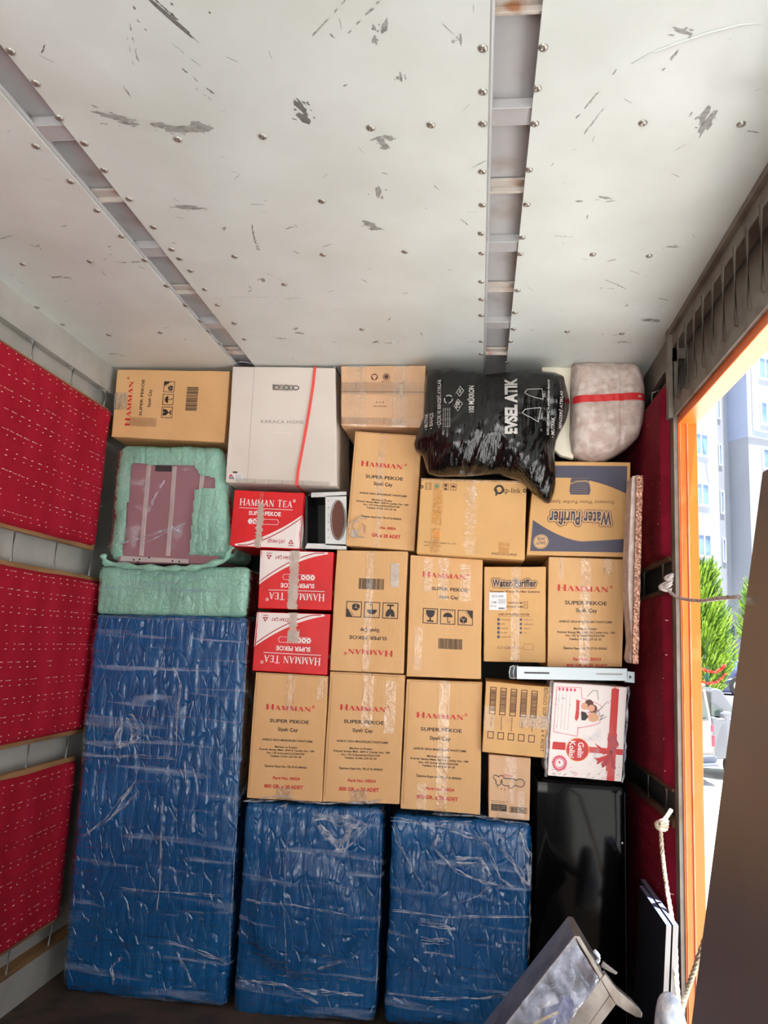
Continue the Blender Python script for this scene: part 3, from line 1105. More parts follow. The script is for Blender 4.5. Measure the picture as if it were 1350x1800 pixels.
def pad_panel(x, sgn, y0, y1, z0, z1, label, seed, cat='panel', group=None, stitch=True, trim='wood', cloth='red'):
    root = empty('padded_wall_panel', (x + sgn * .02, (y0 + y1) / 2, z0))
    tag(root, label, cat, group)
    mb = MB()
    ny, nzz = 60, 40
    T = .030

    def surf(a, b):
        y = y0 + (y1 - y0) * a
        z = z0 + (z1 - z0) * b
        e = min(a * (y1 - y0), (1 - a) * (y1 - y0), b * (z1 - z0), (1 - b) * (z1 - z0)) / .02
        e = min(1, e)
        t = T * math.sqrt(max(0, 1 - (1 - e) ** 2)) + .0035 * e * (noise.noise(Vector((y * 5, z * 6, seed))) + .6 * math.sin(z * 2 * math.pi / .064))
        zz = z + .006 * noise.noise(Vector((y * 4, seed * 3, b * .5))) * (1 if b in (0, 1) else .6)
        return Vector((x + sgn * (.004 + t), y, zz))
    vs = [surf(i / ny, j / nzz) for j in range(nzz + 1) for i in range(ny + 1)]
    n1 = ny + 1
    mb.add(vs, [(j * n1 + i, j * n1 + i + 1, (j + 1) * n1 + i + 1, (j + 1) * n1 + i) for j in range(nzz) for i in range(ny)], cloth)
    if not stitch:
        r_ = random.Random(seed)
        for _ in range(90):
            a0, b0 = r_.uniform(.0, .9), r_.uniform(.04, .96)
            q = [surf(a0, b0), surf(a0 + .004, b0 + .001), surf(a0 + .004, b0 + .005), surf(a0, b0 + .004)]
            mb.add([p + Vector((sgn * .0016, 0, 0)) for p in q], [(0, 1, 2, 3)], 'stitch')
    if stitch:
        r_ = random.Random(seed)
        rows = int((z1 - z0) / .064)
        for r in range(rows):
            b = (r + .5) / rows
            n = int((y1 - y0) / .052)
            for i in range(n):
                a = (i + .5 + (.25 if r % 2 else 0)) / n
                if a > .985 or r_.random() < .06:
                    continue
                for dz in (-.0095, .0095):
                    bb = b + dz / (z1 - z0)
                    L = r_.uniform(.006, .013) / (y1 - y0)
                    h_ = .0013 / (z1 - z0)
                    a0 = a + r_.uniform(-.003, .003)
                    q = [surf(a0, bb - h_), surf(a0 + L, bb - h_ + .002), surf(a0 + L, bb + h_ + .002), surf(a0, bb + h_)]
                    mb.add([p + Vector((sgn * .0016, 0, 0)) for p in q], [(0, 1, 2, 3)], 'stitch')
            # thin running seam
            m_ = 46
            for i in range(m_):
                if r_.random() < .45:
                    a0 = (i + .2) / m_
                    bb = b + .0095 / (z1 - z0)
                    q = [surf(a0, bb - .0009), surf(a0 + .5 / m_, bb - .0009), surf(a0 + .5 / m_, bb + .0009), surf(a0, bb + .0009)]
                    mb.add([p + Vector((sgn * .0015, 0, 0)) for p in q], [(0, 1, 2, 3)], 'stitch')
    mb.build('padding', root, smooth=True, fix=False)
    s_ = MB()
    xs = sorted((x - sgn * .008, x + sgn * .012))
    s_.box((xs[0], y0 + .004, z0 - .012), (xs[1], y1 - .004, z1 + (.014 if seed > 1 else .003)), trim)
    bevel(s_.build('backing_board', root), .003)
    return root


P = [(.355, .99), (-.437, .215), (-1.19, -.555)]
pad_panel(XL, 1, .9, 3.22, CH + P[0][0], CH + P[0][1], 'red quilted wall pad with white stitches, uppermost on the left wall under the ceiling', 1, group='red quilted pads along the truck walls')
pad_panel(XL, 1, .9, 3.31, CH + P[1][0], CH + P[1][1], 'red quilted wall pad with white stitches, middle one of three on the left wall', 2, group='red quilted pads along the truck walls')
pad_panel(XL, 1, .9, 3.27, CH + P[2][0], CH + P[2][1], 'red quilted wall pad with white stitches, lowest on the left wall near the floor', 3, group='red quilted pads along the truck walls')
pad_panel(XR, -1, 2.845, 3.9, CH + .357, CH + 1.006, 'red wall pad in painted shade on the right wall beside the orange post, highest one', 4, group='red quilted pads along the truck walls', stitch=False, trim='woodshade', cloth='redshade')
pad_panel(XR, -1, 2.845, 3.9, CH - .44, CH + .235, 'red wall pad in painted shade on the right wall below the knotted grey cord', 5, group='red quilted pads along the truck walls', stitch=False, trim='woodshade', cloth='redshade')
pad_panel(XR, -1, 2.84, 3.9, CH - 1.19, CH - .55, 'red wall pad in painted shade low on the right wall behind the leaning charcoal boards', 6, group='red quilted pads along the truck walls', stitch=False, trim='woodshade', cloth='redshade')

# frame of the side door
mb = MB()
mb.box((XR - .004, YD, 0), (XR + .012, YD + .05, ZC), 'headgrey')
mb.box((XR - .02, YD + .0, CH + .86), (XR + .0, YD + .035, ZC), 'headgrey')
fr = struct(mb.build('trim_4', origin=(XR, YD, 0)))
jm = MB()
jm.box((XR + .010, YD - .006, -.25), (XR + .075, YD + .05, CH + .90), 'orange')
jm.tube([(XR + .040, YD - .009, -.25), (XR + .040, YD - .009, CH + .84)], .0035, 'orangeline', 6)
jm.tube([(XR + .016, YD - .008, -.25), (XR + .016, YD - .008, CH + .84)], .002, 'orangeline', 6)
o = tag(bevel(jm.build('door_jamb', None), .003), 'tall bright orange door post at the far side of the side opening', 'post')
jm = MB()
jm.box((XR + .010, YD0, CH + .835), (XR + .075, YD - .006, CH + .895), 'orange')
o = tag(bevel(jm.build('door_lintel_rail', None), .003), 'orange rail along the underside of the grey barred header over the side opening', 'rail')
# header with vertical bars
hd = MB()
hd.box((XR - .004, YD0, CH + .865), (XR + .035, YD, CH + .925), 'headgrey')     # lower rail
hd.box((XR - .004, YD0, CH + 1.125), (XR + .035, YD, ZC + .01), 'headgrey')     # upper band
hd.box((XR + .050, YD0, CH + .88), (XR + .062, YD, ZC), 'headgrey')            # back plate
hd.box((XR - .018, YD0, ZC - .022), (XR - .004, YD, ZC - .002), 'headgrey')
HDR = empty('door_header', (XR, 1.5, CH + .88))
tag(HDR, 'long grey steel header with upright bars above the side opening, under the ceiling', 'header')
hd.build('header_frame', HDR)
y = 2.70
while y > YD0 + .1:
    s_ = MB()
    s_.tube([(XR + .03, y, CH + 1.15), (XR - .008, y, CH + 1.138), (XR - .008, y, CH + .905), (XR + .03, y, CH + .895)], .0058, 'headgrey', 8)
    s_.build('header_bar', HDR, smooth=True)
    y -= .103
hk = MB()
hk.prism([at(a, b, y=YD - .03) for a, b in ((1197, 702), (1207, 692), (1206, 720), (1193, 731))], (0, .018, 0), 'headgrey')
hk.build('latch_plate', HDR)
# near jamb of the opening and side wall behind the camera
mb = MB()
mb.box((XR, YR, 0), (XR + .06, YD0, ZC + .07), 'wall')
struct(mb.build('wall_rear', origin=(XR, -1, 0)))

# ================================================================== the cargo
Y0 = 3.2
TAN = {0: 'card', 1: 'cardside'}


def fragile_icons(pr, ac, bc, sz, order='gub'):
    """three square care pictograms; sz in metres"""
    W_, H_ = pr.W, pr.H
    gap = sz * 1.16
    for k, kind in enumerate(order):
        a = ac + (k - 1) * gap / W_
        sx_, sy = sz / W_, sz / H_
        pr.frame(a - sx_ / 2, bc - sy / 2, a + sx_ / 2, bc + sy / 2, sz * .05, 'p_blk')

        def q(pts, m='p_blk'):
            pr.poly([(a + x * sx_, bc + y * sy) for x, y in pts], m)
        if kind == 'g':      # glass
            q([(-.30, -.38), (.30, -.38), (.27, -.1), (.14, .08), (-.14, .08), (-.27, -.1)])
            q([(-.05, .05), (.05, .05), (.05, .3), (-.05, .3)])
            q([(-.22, .28), (.22, .28), (.22, .38), (-.22, .38)])
            q([(-.06, -.39), (.06, -.39), (-.02, -.2)], 'p_tan')
        elif kind == 'u':    # umbrella
            n = 10
            q([(.32 * math.cos(math.pi * i / n), .02 - .3 * math.sin(math.pi * i / n)) for i in range(n + 1)])
            pr.line([(a, bc), (a, bc + .34 * sy), (a + .1 * sx_, bc + .38 * sy), (a + .14 * sx_, bc + .28 * sy)], sz * .05, 'p_blk')
            for i in range(5):
                pr.line([(a + (-.34 + .16 * i) * sx_, bc - .42 * sy), (a + (-.30 + .16 * i) * sx_, bc - .34 * sy)], sz * .025, 'p_blk')
        else:                # box away from the sun
            q([(-.36, .02), (-.1, -.1), (.12, .02), (.12, .28), (-.12, .4), (-.36, .28)])
            pr.line([(a - .36 * sx_, bc + .02 * sy), (a - .12 * sx_, bc + .13 * sy), (a + .12 * sx_, bc + .02 * sy)], sz * .03, 'p_tan')
            pr.line([(a - .12 * sx_, bc + .13 * sy), (a - .12 * sx_, bc + .4 * sy)], sz * .03, 'p_tan')
            q([(.05, -.5), (.5, -.5), (.5, .12), (.36, -.02), (.24, -.22)])
            for i in range(3):
                pr.line([(a + (.0 + .1 * i) * sx_, bc + (-.36 + .13 * i) * sy), (a + (.14 + .08 * i) * sx_, bc + (-.28 + .1 * i) * sy)], sz * .03, 'p_blk')


def tea_front(pr, sh=0.0, cx=.49, full=True, cut=''):
    pr.serif('HAMMAN', cx, .275 + sh, .62, .044, 'p_red', .80, .22)
    pr.text('®', cx + .335, .258 + sh, cap=.022, m='p_red', bold=.01)
    pr.text('SUPER PEKOE', cx + .02, .383 + sh, w=.53, cap=.026, bold=.018)
    pr.text('Siyah Çay', cx + .01, .448 + sh, w=.27, cap=.026, bold=.02)
    pr.text('AKBOZ GIDA MADDELERİ PAKETLEME', cx + .01, .535 + sh, w=.68, cap=.015, bold=.02)
    pr.text('Merkez ve İmalat:', cx, .588 + sh, w=.30, cap=.014, bold=.02)
    pr.text('Küsget Sanayi Mah. 60014 Cadde No: 189', cx + .01, .612 + sh, w=.74, cap=.014, bold=.02)
    pr.text('No: 135 Ş.Kamil/GAZİANTEP', cx, .638 + sh, w=.51, cap=.014, bold=.02)
    pr.text('Telefax: 0.342 239 03 30', cx, .662 + sh, w=.42, cap=.014, bold=.02)
    pr.text('İşletme Kayıt No: TR-27-K-004565', cx + .01, .742 + sh, w=.57, cap=.016, bold=.02)
    if full:
        pr.text('Parti No: 30024', cx + .03, .832 + sh, w=.36, cap=.021, m='p_red', bold=.03)
    pr.text('800 GR. x 20 ADET', cx, .898 + sh, w=.52, cap=.026, m='p_red', bold=.035)


def carton(name, quad, depth, y, body, seed, label, cat='box', group=None, amp=.003, r=.004, prints=None, tapes=(), side=None, root_children=None,
           tilt=(0, 0, 0, 0), step=.045, turn=0):
    H = Hull(quad, depth, y, r, card_disp(seed, amp), tilt=tilt)
    mb = MB()
    H.mesh(mb, body, step)
    # outer flap seam round the front edge of the box
    if prints:
        prints(Print(mb, H, turn))
    root = empty(name, H.base())
    tag(root, label, cat, group)
    b = mb.build('carton_body', root, fix=False)
    for i, t in enumerate(tapes):
        tape_strip(H, root, *t[:4], m=t[4] if len(t) > 4 else 'tape', seed=seed * 10 + i, ragged=t[5] if len(t) > 5 else 0.0)
    if root_children:
        root_children(H, root)
    return root, H


def tea_front_r(pr):
    pr.serif('HAMMAN', .46, .285, .68, .058, 'p_red', .80, .22)
    pr.text('®', .83, .265, cap=.026, m='p_red', bold=.01)
    pr.text('SUPER PEKOE', .50, .42, w=.55, cap=.033, bold=.018)
    pr.text('Siyah Çay', .51, .488, w=.28, cap=.033, bold=.02)
    pr.text('AKBOZ GIDA MADDELERİ PAKETLEME', .50, .592, w=.70, cap=.018, bold=.02)
    pr.text('Merkez ve İmalat:', .50, .655, w=.31, cap=.018, bold=.02)
    pr.text('Küsget Sanayi Mah. 60014 Cadde No: 189', .51, .688, w=.76, cap=.018, bold=.02)
    pr.text('No: 135 Ş.Kamil/GAZİANTEP', .50, .718, w=.52, cap=.018, bold=.02)
    pr.text('Telefax: 0.342 239 03 30', .50, .75, w=.43, cap=.018, bold=.02)
    pr.text('İşletme Kayıt No: TR-27-K-004565', .50, .832, w=.58, cap=.02, bold=.02)
    pr.text('Parti No: 30024', .53, .93, w=.37, cap=.026, m='p_red', bold=.03)
    pr.text('800 GR. x 20 ADET', .53, .985, w=.55, cap=.022, m='p_red', bold=.035)


G_TEA = 'tall brown tea cartons'


def bands(pr):
    """faint glued joint lines at the carton edges"""
    pr.line([(.035, .0), (.03, 1)], .0012, 'cardedge')
    pr.line([(.0, .012), (1, .012)], .0014, 'cardedge')


# --- bottom row of three tea cartons
D = .40
carton('tea_carton', [(449, 1181), (577, 1188), (565, 1409), (433, 1403)], D, Y0, 'card', 1,
       'brown tea carton with address print, left of the three standing on blue wrapped appliances', group=G_TEA,
       prints=lambda pr: (bands(pr), tea_front(pr)), tapes=[(.44, .56, 0, .3), (.40, .62, .9, 1.0), (.86, .97, .02, .2)])
carton('tea_carton', [(580, 1180), (711, 1187), (702, 1414), (567, 1409)], D, Y0, 'card', 2,
       'brown tea carton with address print, middle of the three standing on blue wrapped appliances', group=G_TEA,
       prints=lambda pr: (bands(pr), tea_front(pr, cx=.47)), tapes=[(.45, .60, 0, .42), (.76, .90, .05, .46), (.36, .58, .9, 1.0)])
carton('tea_carton', [(715, 1194), (848, 1199), (844, 1433), (704, 1421)], D, Y0, 'card', 3,
       'brown tea carton with address print, right of the three standing on blue wrapped appliances', group=G_TEA,
       prints=lambda pr: (bands(pr), tea_front(pr, cx=.46)), tapes=[(.44, .58, 0, 1.0), (.2, .32, .8, 1.0)])
# --- second row


def tea_back(pr, cx=.5):
    pr.serif('HAMMAN', cx - .02, .155, .60, .045, 'p_red', .80, .22)
    pr.text('®', cx + .31, .138, cap=.024, m='p_red', bold=.01)
    pr.text('SUPER PEKOE', cx + .06, .27, w=.50, cap=.027, bold=.018)
    pr.text('Siyah Çay', cx + .05, .335, w=.26, cap=.027, bold=.02)
    fragile_icons(pr, cx + .04, .50, .062, 'gub')
    pr.barcode(cx - .08, .68, cx + .24, .765, seed=4)


def tea_back_ud(pr):
    pr.serif('HAMMAN', .46, .155, .62, .048, 'p_red', .80, .22)
    pr.text('®', .80, .142, cap=.024, m='p_red', bold=.01)
    pr.text('SUPER PEKOE', .50, .275, w=.52, cap=.027, bold=.018)
    pr.text('Siyah Çay', .48, .335, w=.27, cap=.027, bold=.02)
    fragile_icons(pr, .46, .505, .066, 'gub')
    pr.barcode(.31, .675, .66, .765, seed=5)


carton('tea_carton', [(592, 966), (716, 970), (709, 1184), (580, 1178)], D, Y0, 'card', 4,
       'brown tea carton standing upside down with inverted print, beside the red cartons', group=G_TEA, turn=180,
       prints=tea_back_ud, tapes=[(.44, .54, 0, 1.0), (.78, .90, .1, .3, 'tapeg')])
carton('tea_carton', [(721, 975), (848, 984), (846, 1194), (714, 1189)], D, Y0, 'card', 5,
       'upright brown tea carton with care symbols and barcode above the row of three', group=G_TEA,
       prints=tea_back, tapes=[(.20, .32, .02, .3), (.40, .54, 0, .36), (.70, .84, .05, .36), (.1, .2, .6, .95)])
carton('tea_carton', [(964, 978), (1099, 983), (1094, 1173), (962, 1172)], D, Y0, 'card', 6,
       'brown tea carton in the shade under the big purifier box, resting on a metal bracket', group=G_TEA,
       prints=lambda pr: tea_front_r(pr), tapes=[(.14, .2, 0, .2), (.42, .56, 0, 1.0), (.72, .84, 0, .15)])


# --- upper brown ones
def tea_upper(pr):
    bands(pr)
    pr.serif('HAMMAN', .44, .285, .62, .046, 'p_red', .80, .22)
    pr.text('®', .79, .27, cap=.022, m='p_red', bold=.01)
    pr.text('SUPER PEKOE', .49, .395, w=.55, cap=.027, bold=.018)
    pr.text('Siyah Çay', .48, .452, w=.28, cap=.027, bold=.02)
    pr.text('AKBOZ GIDA MADDELERİ PAKETLEME', .49, .542, w=.70, cap=.015, bold=.02)
    pr.text('Merkez ve İmalat:', .48, .592, w=.30, cap=.014, bold=.02)
    pr.text('Küsget Sanayi Mah. 60014 Cadde No: 189', .49, .615, w=.76, cap=.014, bold=.02)
    pr.text('No: 135 Ş.Kamil/GAZİANTEP', .48, .64, w=.54, cap=.014, bold=.02)
    pr.text('Telefax: 0.342 239 03 30', .48, .665, w=.44, cap=.014, bold=.02)
    pr.text('İşletme Kayıt No: TR-27-K-004565', .49, .742, w=.59, cap=.016, bold=.02)
    pr.text('No: 30024', .60, .828, w=.22, cap=.021, m='p_red', bold=.03)
    pr.text('GR. x 20 ADET', .58, .896, w=.42, cap=.027, m='p_red', bold=.035)


def torn(H, root):
    mb = MB()
    for (a, b, r) in ((.12, .86, .018), (.22, .84, .022)):
        pts = []
        for k in range(9):
            q = k / 8 * math.pi * 1.3 + 1.2
            pts.append(H.P(a + math.cos(q) * r / H.W * 1.6, b + math.sin(q) * r / H.H * 2.0, 0, .006))
        mb.tube(pts, .003, 'tapeg', 6)
    mb.add([H.P(.07, .87, 0, .004), H.P(.17, .86, 0, .006), H.P(.18, .92, 0, .004), H.P(.08, .925, 0, .004)], [(0, 3, 2, 1)], 'tapeg')
    mb.add([H.P(.21, .80, 0, .004), H.P(.28, .83, 0, .012), H.P(.26, .90, 0, .004), H.P(.19, .88, 0, .004)], [(0, 3, 2, 1)], 'cardpink')
    mb.build('torn_tape', root, fix=False)


carton('tea_carton', [(624, 757), (742, 766), (728, 968), (608, 958)], D, Y0, 'card', 7,
       'leaning brown tea carton with torn lower left corner, under the taped box near the ceiling', group=G_TEA,
       prints=tea_upper, tapes=[(.38, .48, 0, .55), (.42, .50, .5, 1.0)], root_children=torn)


def tea_side(pr):
    pr.serif('HAMMAN', .50, .135, .66, .045, 'p_red', .80, .22)
    pr.text('®', .87, .11, cap=.022, m='p_red', bold=.01)
    pr.text('SUPER PEKOE', .59, .245, w=.53, cap=.024, bold=.018)
    pr.text('Siyah Çay', .58, .315, w=.26, cap=.024, bold=.02)
    fragile_icons(pr, .57, .48, .052, 'gub')
    pr.barcode(.42, .64, .76, .74, seed=6)


carton('tea_carton', [(206, 649), (404, 652), (394, 778), (195, 768)], D, Y0, 'cardside', 8,
       'brown tea carton lying on its side on the mint wrapped appliance, print turned upwards', group=G_TEA, turn=90,
       prints=tea_side, tapes=[(.15, .4, .7, .83), (.0, .12, .35, .6)])


# --- red tea cartons
def arc_pts(n, x0, y0, x1, y1, sag):
    out = []
    for i in range(n + 1):
        t = i / n
        out.append((x0 + (x1 - x0) * t, y0 + (y1 - y0) * t + sag * 4 * t * (1 - t)))
    return out


def red_front(pr, x_end=1.0, capsule='l'):
    top = arc_pts(14, .08, .955, x_end, .40, .09)
    bot = [(a, .985) for a, b in top]
    pr.strip([(a, min(b, .98)) for a, b in top], bot, 'p_white')
    o = pr.h
    pr.h = .0018
    pr.line([(a, min(b + .045, .97)) for a, b in arc_pts(14, .13, .955, x_end, .40, .09)], .004, 'p_dred')
    pr.serif('HAMMAN TEA', .475, .21, .76, .125, 'p_white', .90, .17)
    pr.text('®', .875, .155, cap=.05, m='p_white', bold=.01)
    pr.line([(.10, .315), (.86, .315)], .0025, 'p_white')
    pr.text('SUPER PEKOE', .47, .40, w=.46, cap=.07, m='p_white', bold=.03)
    pr.line([(.26, .50), (.66, .50), (.68, .545), (.66, .59), (.26, .59), (.24, .545)], .0016, 'p_white', closed=True)
    for a in (.27, .335, .40):
        pr.disc(a, .545, .010, 'p_white')
        pr.disc(a, .545, .004, 'p_red', 8)
    pr.text('dünyanın çayı', .53, .545, w=.22, cap=.03, m='p_pink', bold=.01)
    pr.text('SİYAH ÇAY', .67, .875, w=.25, cap=.055, m='p_dred', bold=.02)
    pr.poly([(.84, .91), (.915, .91), (.878, .83)], 'p_dred')
    pr.poly([(.862, .895), (.893, .895), (.878, .862)], 'p_white')
    pr.text('HAMMAN', .878, .94, w=.08, cap=.02, m='p_dred', bold=.02)
    pr.h = o


def red_side(H):
    """right-hand flank of a red box: the white triangle goes on"""
    def fn(a, b, hh):
        return H.P(1.0, b, a, hh)
    return fn


def red_box(quad, seed, label, turn, tapes, y=Y0, white_side=True):
    H = Hull(quad, .34, y, .004, card_disp(seed, .003))
    mb = MB()
    H.mesh(mb, 'redcard', .04)
    pr = Print(mb, H, turn)
    red_front(pr)
    sp = Print(mb, H, turn, fn=lambda u, v, hh: H.P(1.0, v, u, hh), wh=(H.d, H.H))
    if turn == 0:
        sp.strip([(0.02, .40), (.2, .68), (.42, .97)], [(0.02, .975), (.2, .975), (.42, .975)], 'p_white')
        sp.line([(.03, .47), (.3, .90)], .003, 'p_dred')
        sp.text('HAMMAN TEA', .72, .3, w=.4, cap=.10, m='p_white', bold=.01)
    else:
        sp.text('SİYAH ÇAY', .5, .5, w=.3, cap=.10, m='p_white', bold=.01)
        for a in (.86, .93):
            sp.disc(a, .3, .010, 'p_white')
    root = empty('red_tea_box', H.base())
    tag(root, label, 'box', 'red and white tea boxes')
    mb.build('carton_body', root, fix=False)
    for i, t in enumerate(tapes):
        tape_strip(H, root, *t[:4], m=t[4], seed=seed * 10 + i, ragged=t[5])
    return root


red_box([(412, 861), (534, 866), (526, 966), (403, 960)], 21, 'red tea box with upright white lettering, under the big off-white carton', 0,
        [(.36, .46, .22, 1.0, 'tapeg', .05), (.38, .43, .0, .3, 'tape', .02)])
red_box([(458, 966), (587, 970), (582, 1073), (453, 1069)], 22, 'red tea box printed upside down, upper of the two stacked inverted ones', 180,
        [(.41, .54, .0, 1.0, 'tapeg', .03)])
red_box([(452, 1075), (581, 1079), (575, 1187), (443, 1179)], 23, 'red tea box printed upside down, lower of the two stacked inverted ones', 180,
        [(.45, .56, .0, .42, 'tapeg', .05), (.44, .60, .3, .5, 'tapeg', .06)])


# --- big off-white carton
def karaca(pr):
    pr.text('KARACA HOME', .50, .475, w=.40, cap=.027, m='p_grey', sp=1.12, bold=.0)
    pr.text('yeni evinize', .51, .565, w=.17, cap=.014, m='p_white')
    pr.rect(.065, .905, .105, .92, 'p_brown')
    # embossed ring handle
    for i in range(5):
        a = .44 + .045 * i
        pts = [(a + .03 * math.cos(q / 10 * 2 * math.pi), .18 + .018 * math.sin(q / 10 * 2 * math.pi)) for q in range(10)]
        pr.line(pts, .004, 'p_grey' if i % 2 else 'p_blk', closed=True)
    pr.rect(.40, .155, .42, .20, 'p_grey')
    pr.line([(.215, 0.01), (.20, .99)], .0012, 'p_grey')


def karaca_kids(H, root):
    mb = MB()
    lo = [(.79, -.0), (.775, .15), (.735, .4), (.69, .65), (.645, .88), (.633, 1.0)]
    vs = []
    for a, b in lo:
        b2 = min(max(b, .0), 1)
        vs += [H.P(a, b2, 0, .005), H.P(a + .026, b2, 0, .005), H.P(a + .026, b2, 0, .0065), H.P(a, b2, 0, .0065)]
    fs = []
    for i in range(len(lo) - 1):
        for j in range(4):
            fs.append((i * 4 + j, i * 4 + (j + 1) % 4, (i + 1) * 4 + (j + 1) % 4, (i + 1) * 4 + j))
    mb.add(vs, fs, 'salmon')
    # goes on over the top and under the bottom
    for v, a in ((0, .79), (1, .633)):
        p0, p1 = H.P(a, v, 0, .004), H.P(a + .026, v, 0, .004)
        q0, q1 = H.P(a, v, .5, .004), H.P(a + .026, v, .5, .004)
        mb.add([p0, p1, q1, q0], [(0, 1, 2, 3)], 'salmon')
    mb.build('strap', root)['label'] = 'pale red plastic strap'
    mb = MB()
    pr = Print(mb, H, 0, h=.002)
    pr.rect(.02, .925, .155, .975, 'label')
    pr.h = .0028
    pr.poly([(.03, .95), (.045, .93), (.065, .942), (.078, .95)], 'p_red')
    for k in range(3):
        pr.rect(.09, .935 + k * .013, .145, .939 + k * .013, 'p_grey')
    pr.barcode(.03, .955, .08, .97, seed=9)
    mb.build('shipping_label', root, fix=False)['label'] = 'small white paper label'
    # loose plastic cover bulging over the top
    mb = MB()
    n = 26
    fr_, tp, bk = [], [], []
    for i in range(n + 1):
        u = i / n
        lift = .012 + .045 * math.exp(-((u - .55) / .22) ** 2) + .006 * math.sin(u * 19)
        if i in (0, n):
            lift = .002
        fr_.append(H.P(u, .01, 0, .006))
        a = H.P(u, 0, .02, .003)
        tp.append(a + Vector((0, -.002 - .006 * math.sin(u * 13) ** 2, lift)))
        bk.append(H.P(u, 0, .5, .003) + Vector((0, 0, lift * .5 + .004)))
    vs = fr_ + tp + bk
    fs = []
    for k in range(2):
        for i in range(n):
            fs.append((k * (n + 1) + i, k * (n + 1) + i + 1, (k + 1) * (n + 1) + i + 1, (k + 1) * (n + 1) + i))
    mb.add(vs, fs, 'filmclear')
    mb.tube(tp, .002, 'foldglint', 6)
    mb.build('plastic_cover', root, fix=False)


carton('gift_carton', [(409, 644), (590, 646), (592, 855), (396, 848)], .35, Y0 - .02, 'whitecard', 31,
       'large off-white carton with a pale red strap and grey lettering, under the ceiling', amp=.003,
       prints=karaca, root_children=karaca_kids, tapes=[(.10, .95, .965, 1.0), (.40, .60, .15, .21)])


# --- taped brown box
def tbox(pr):
    pr.h = .0016
    pr.rect(.005, .43, .995, .442, 'cardedge', 8)
    for k, a in enumerate((.40, .54)):
        pr.disc(a, .19, .015, 'p_brown', 18, r0=.012)
        if k:
            pr.text('●', a, .19, cap=.06, m='p_brown')
            pr.text('RECYCLE', a, .265, w=.11, cap=.02, m='p_brown')
        else:
            for q in range(3):
                t = q * 2.1
                pr.line([(a + .03 * math.cos(t), .19 + .045 * math.sin(t)), (a + .035 * math.cos(t + 1.2), .19 + .05 * math.sin(t + 1.2))], .003, 'p_brown')
    pr.text('a s a', .47, .60, w=.10, cap=.035, m='p_brown')
    pr.text('50x30x40', .47, .67, w=.16, cap=.025, m='p_brown')


carton('taped_carton', [(599, 643), (749, 642), (744, 752), (600, 748)], D, Y0 - .03, 'cardpink', 41,
       'wide brown carton fully covered in shiny clear tape, right of the off-white carton', prints=tbox,
       tapes=[(0, 1, .28, .48), (.08, .30, 0, 1), (.62, .80, 0, 1), (0, 1, .86, .98)])


# --- tp-link box
def tplink(pr):
    W_ = pr.W
    for i, a in enumerate((.075, .155, .24, .315)):
        pr.frame(a - .028, .065, a + .028, .155, .0016, 'p_grey' if i == 1 else 'p_brown')
        if i == 0:
            for s_ in (-.012, .012):
                pr.line([(a + s_, .075), (a + s_, .14)], .0018, 'p_brown')
        elif i == 1:
            pr.disc(a, .105, .009, 'p_green')
        elif i == 2:
            pr.poly([(a - .016, .075), (a + .016, .075), (a + .01, .11), (a - .01, .11)], 'p_brown')
            pr.rect(a - .012, .125, a + .012, .15, 'p_brown', 1)
        else:
            pr.poly([(a + .02 * math.cos(q * math.pi / 8), .115 - .03 * math.sin(q * math.pi / 8)) for q in range(9)], 'p_brown')
            pr.line([(a, .115), (a, .145)], .0018, 'p_brown')
    # the mark and the name
    pr.disc(.745, .125, .020, 'p_blk', 28, r0=.0115)
    pr.rect(.712, .125, .728, .205, 'p_blk', 1)
    pr.rect(.690, .12, .702, .135, 'p_green', 1)
    pr.rect(.707, .12, .722, .135, 'p_blk', 1)
    pr.text('tp-link', .865, .13, w=.165, cap=.07, m='p_blk', bold=.0)
    pr.text('TP-Link Technologies Co., Ltd.', .065, .845, w=.30, cap=.02, m='p_blk', align='l')
    pr.text('www.tp-link.com', .065, .885, w=.16, cap=.02, m='p_blk', align='l')
    pr.text('MADE IN CHINA', .815, .945, w=.23, cap=.028, m='p_blk', bold=.0)
    pr.disc(.012, .12, .008, 'p_blk', 12, r0=.004)
    pr.disc(.985, .13, .008, 'p_blk', 12, r0=.004)
    pr.rect(.14, .69, .22, .78, 'p_gold')


carton('router_carton', [(740, 840), (926, 845), (922, 984), (732, 973)], D, Y0 - .04, 'cardplain', 51,
       'wide flat brown carton with a small round-P logo, directly under the black bin bag', prints=tplink,
       tapes=[(.13, .22, .13, .62, 'tapeb'), (.44, .54, .1, .98, 'tape', .04), (.13, .21, .66, .98, 'tapeb'), (.76, .86, .80, .96, 'tapeb'),
              (.48, .53, 0, .3, 'tape', .03), (.0, 1, .0, .04, 'tape')])


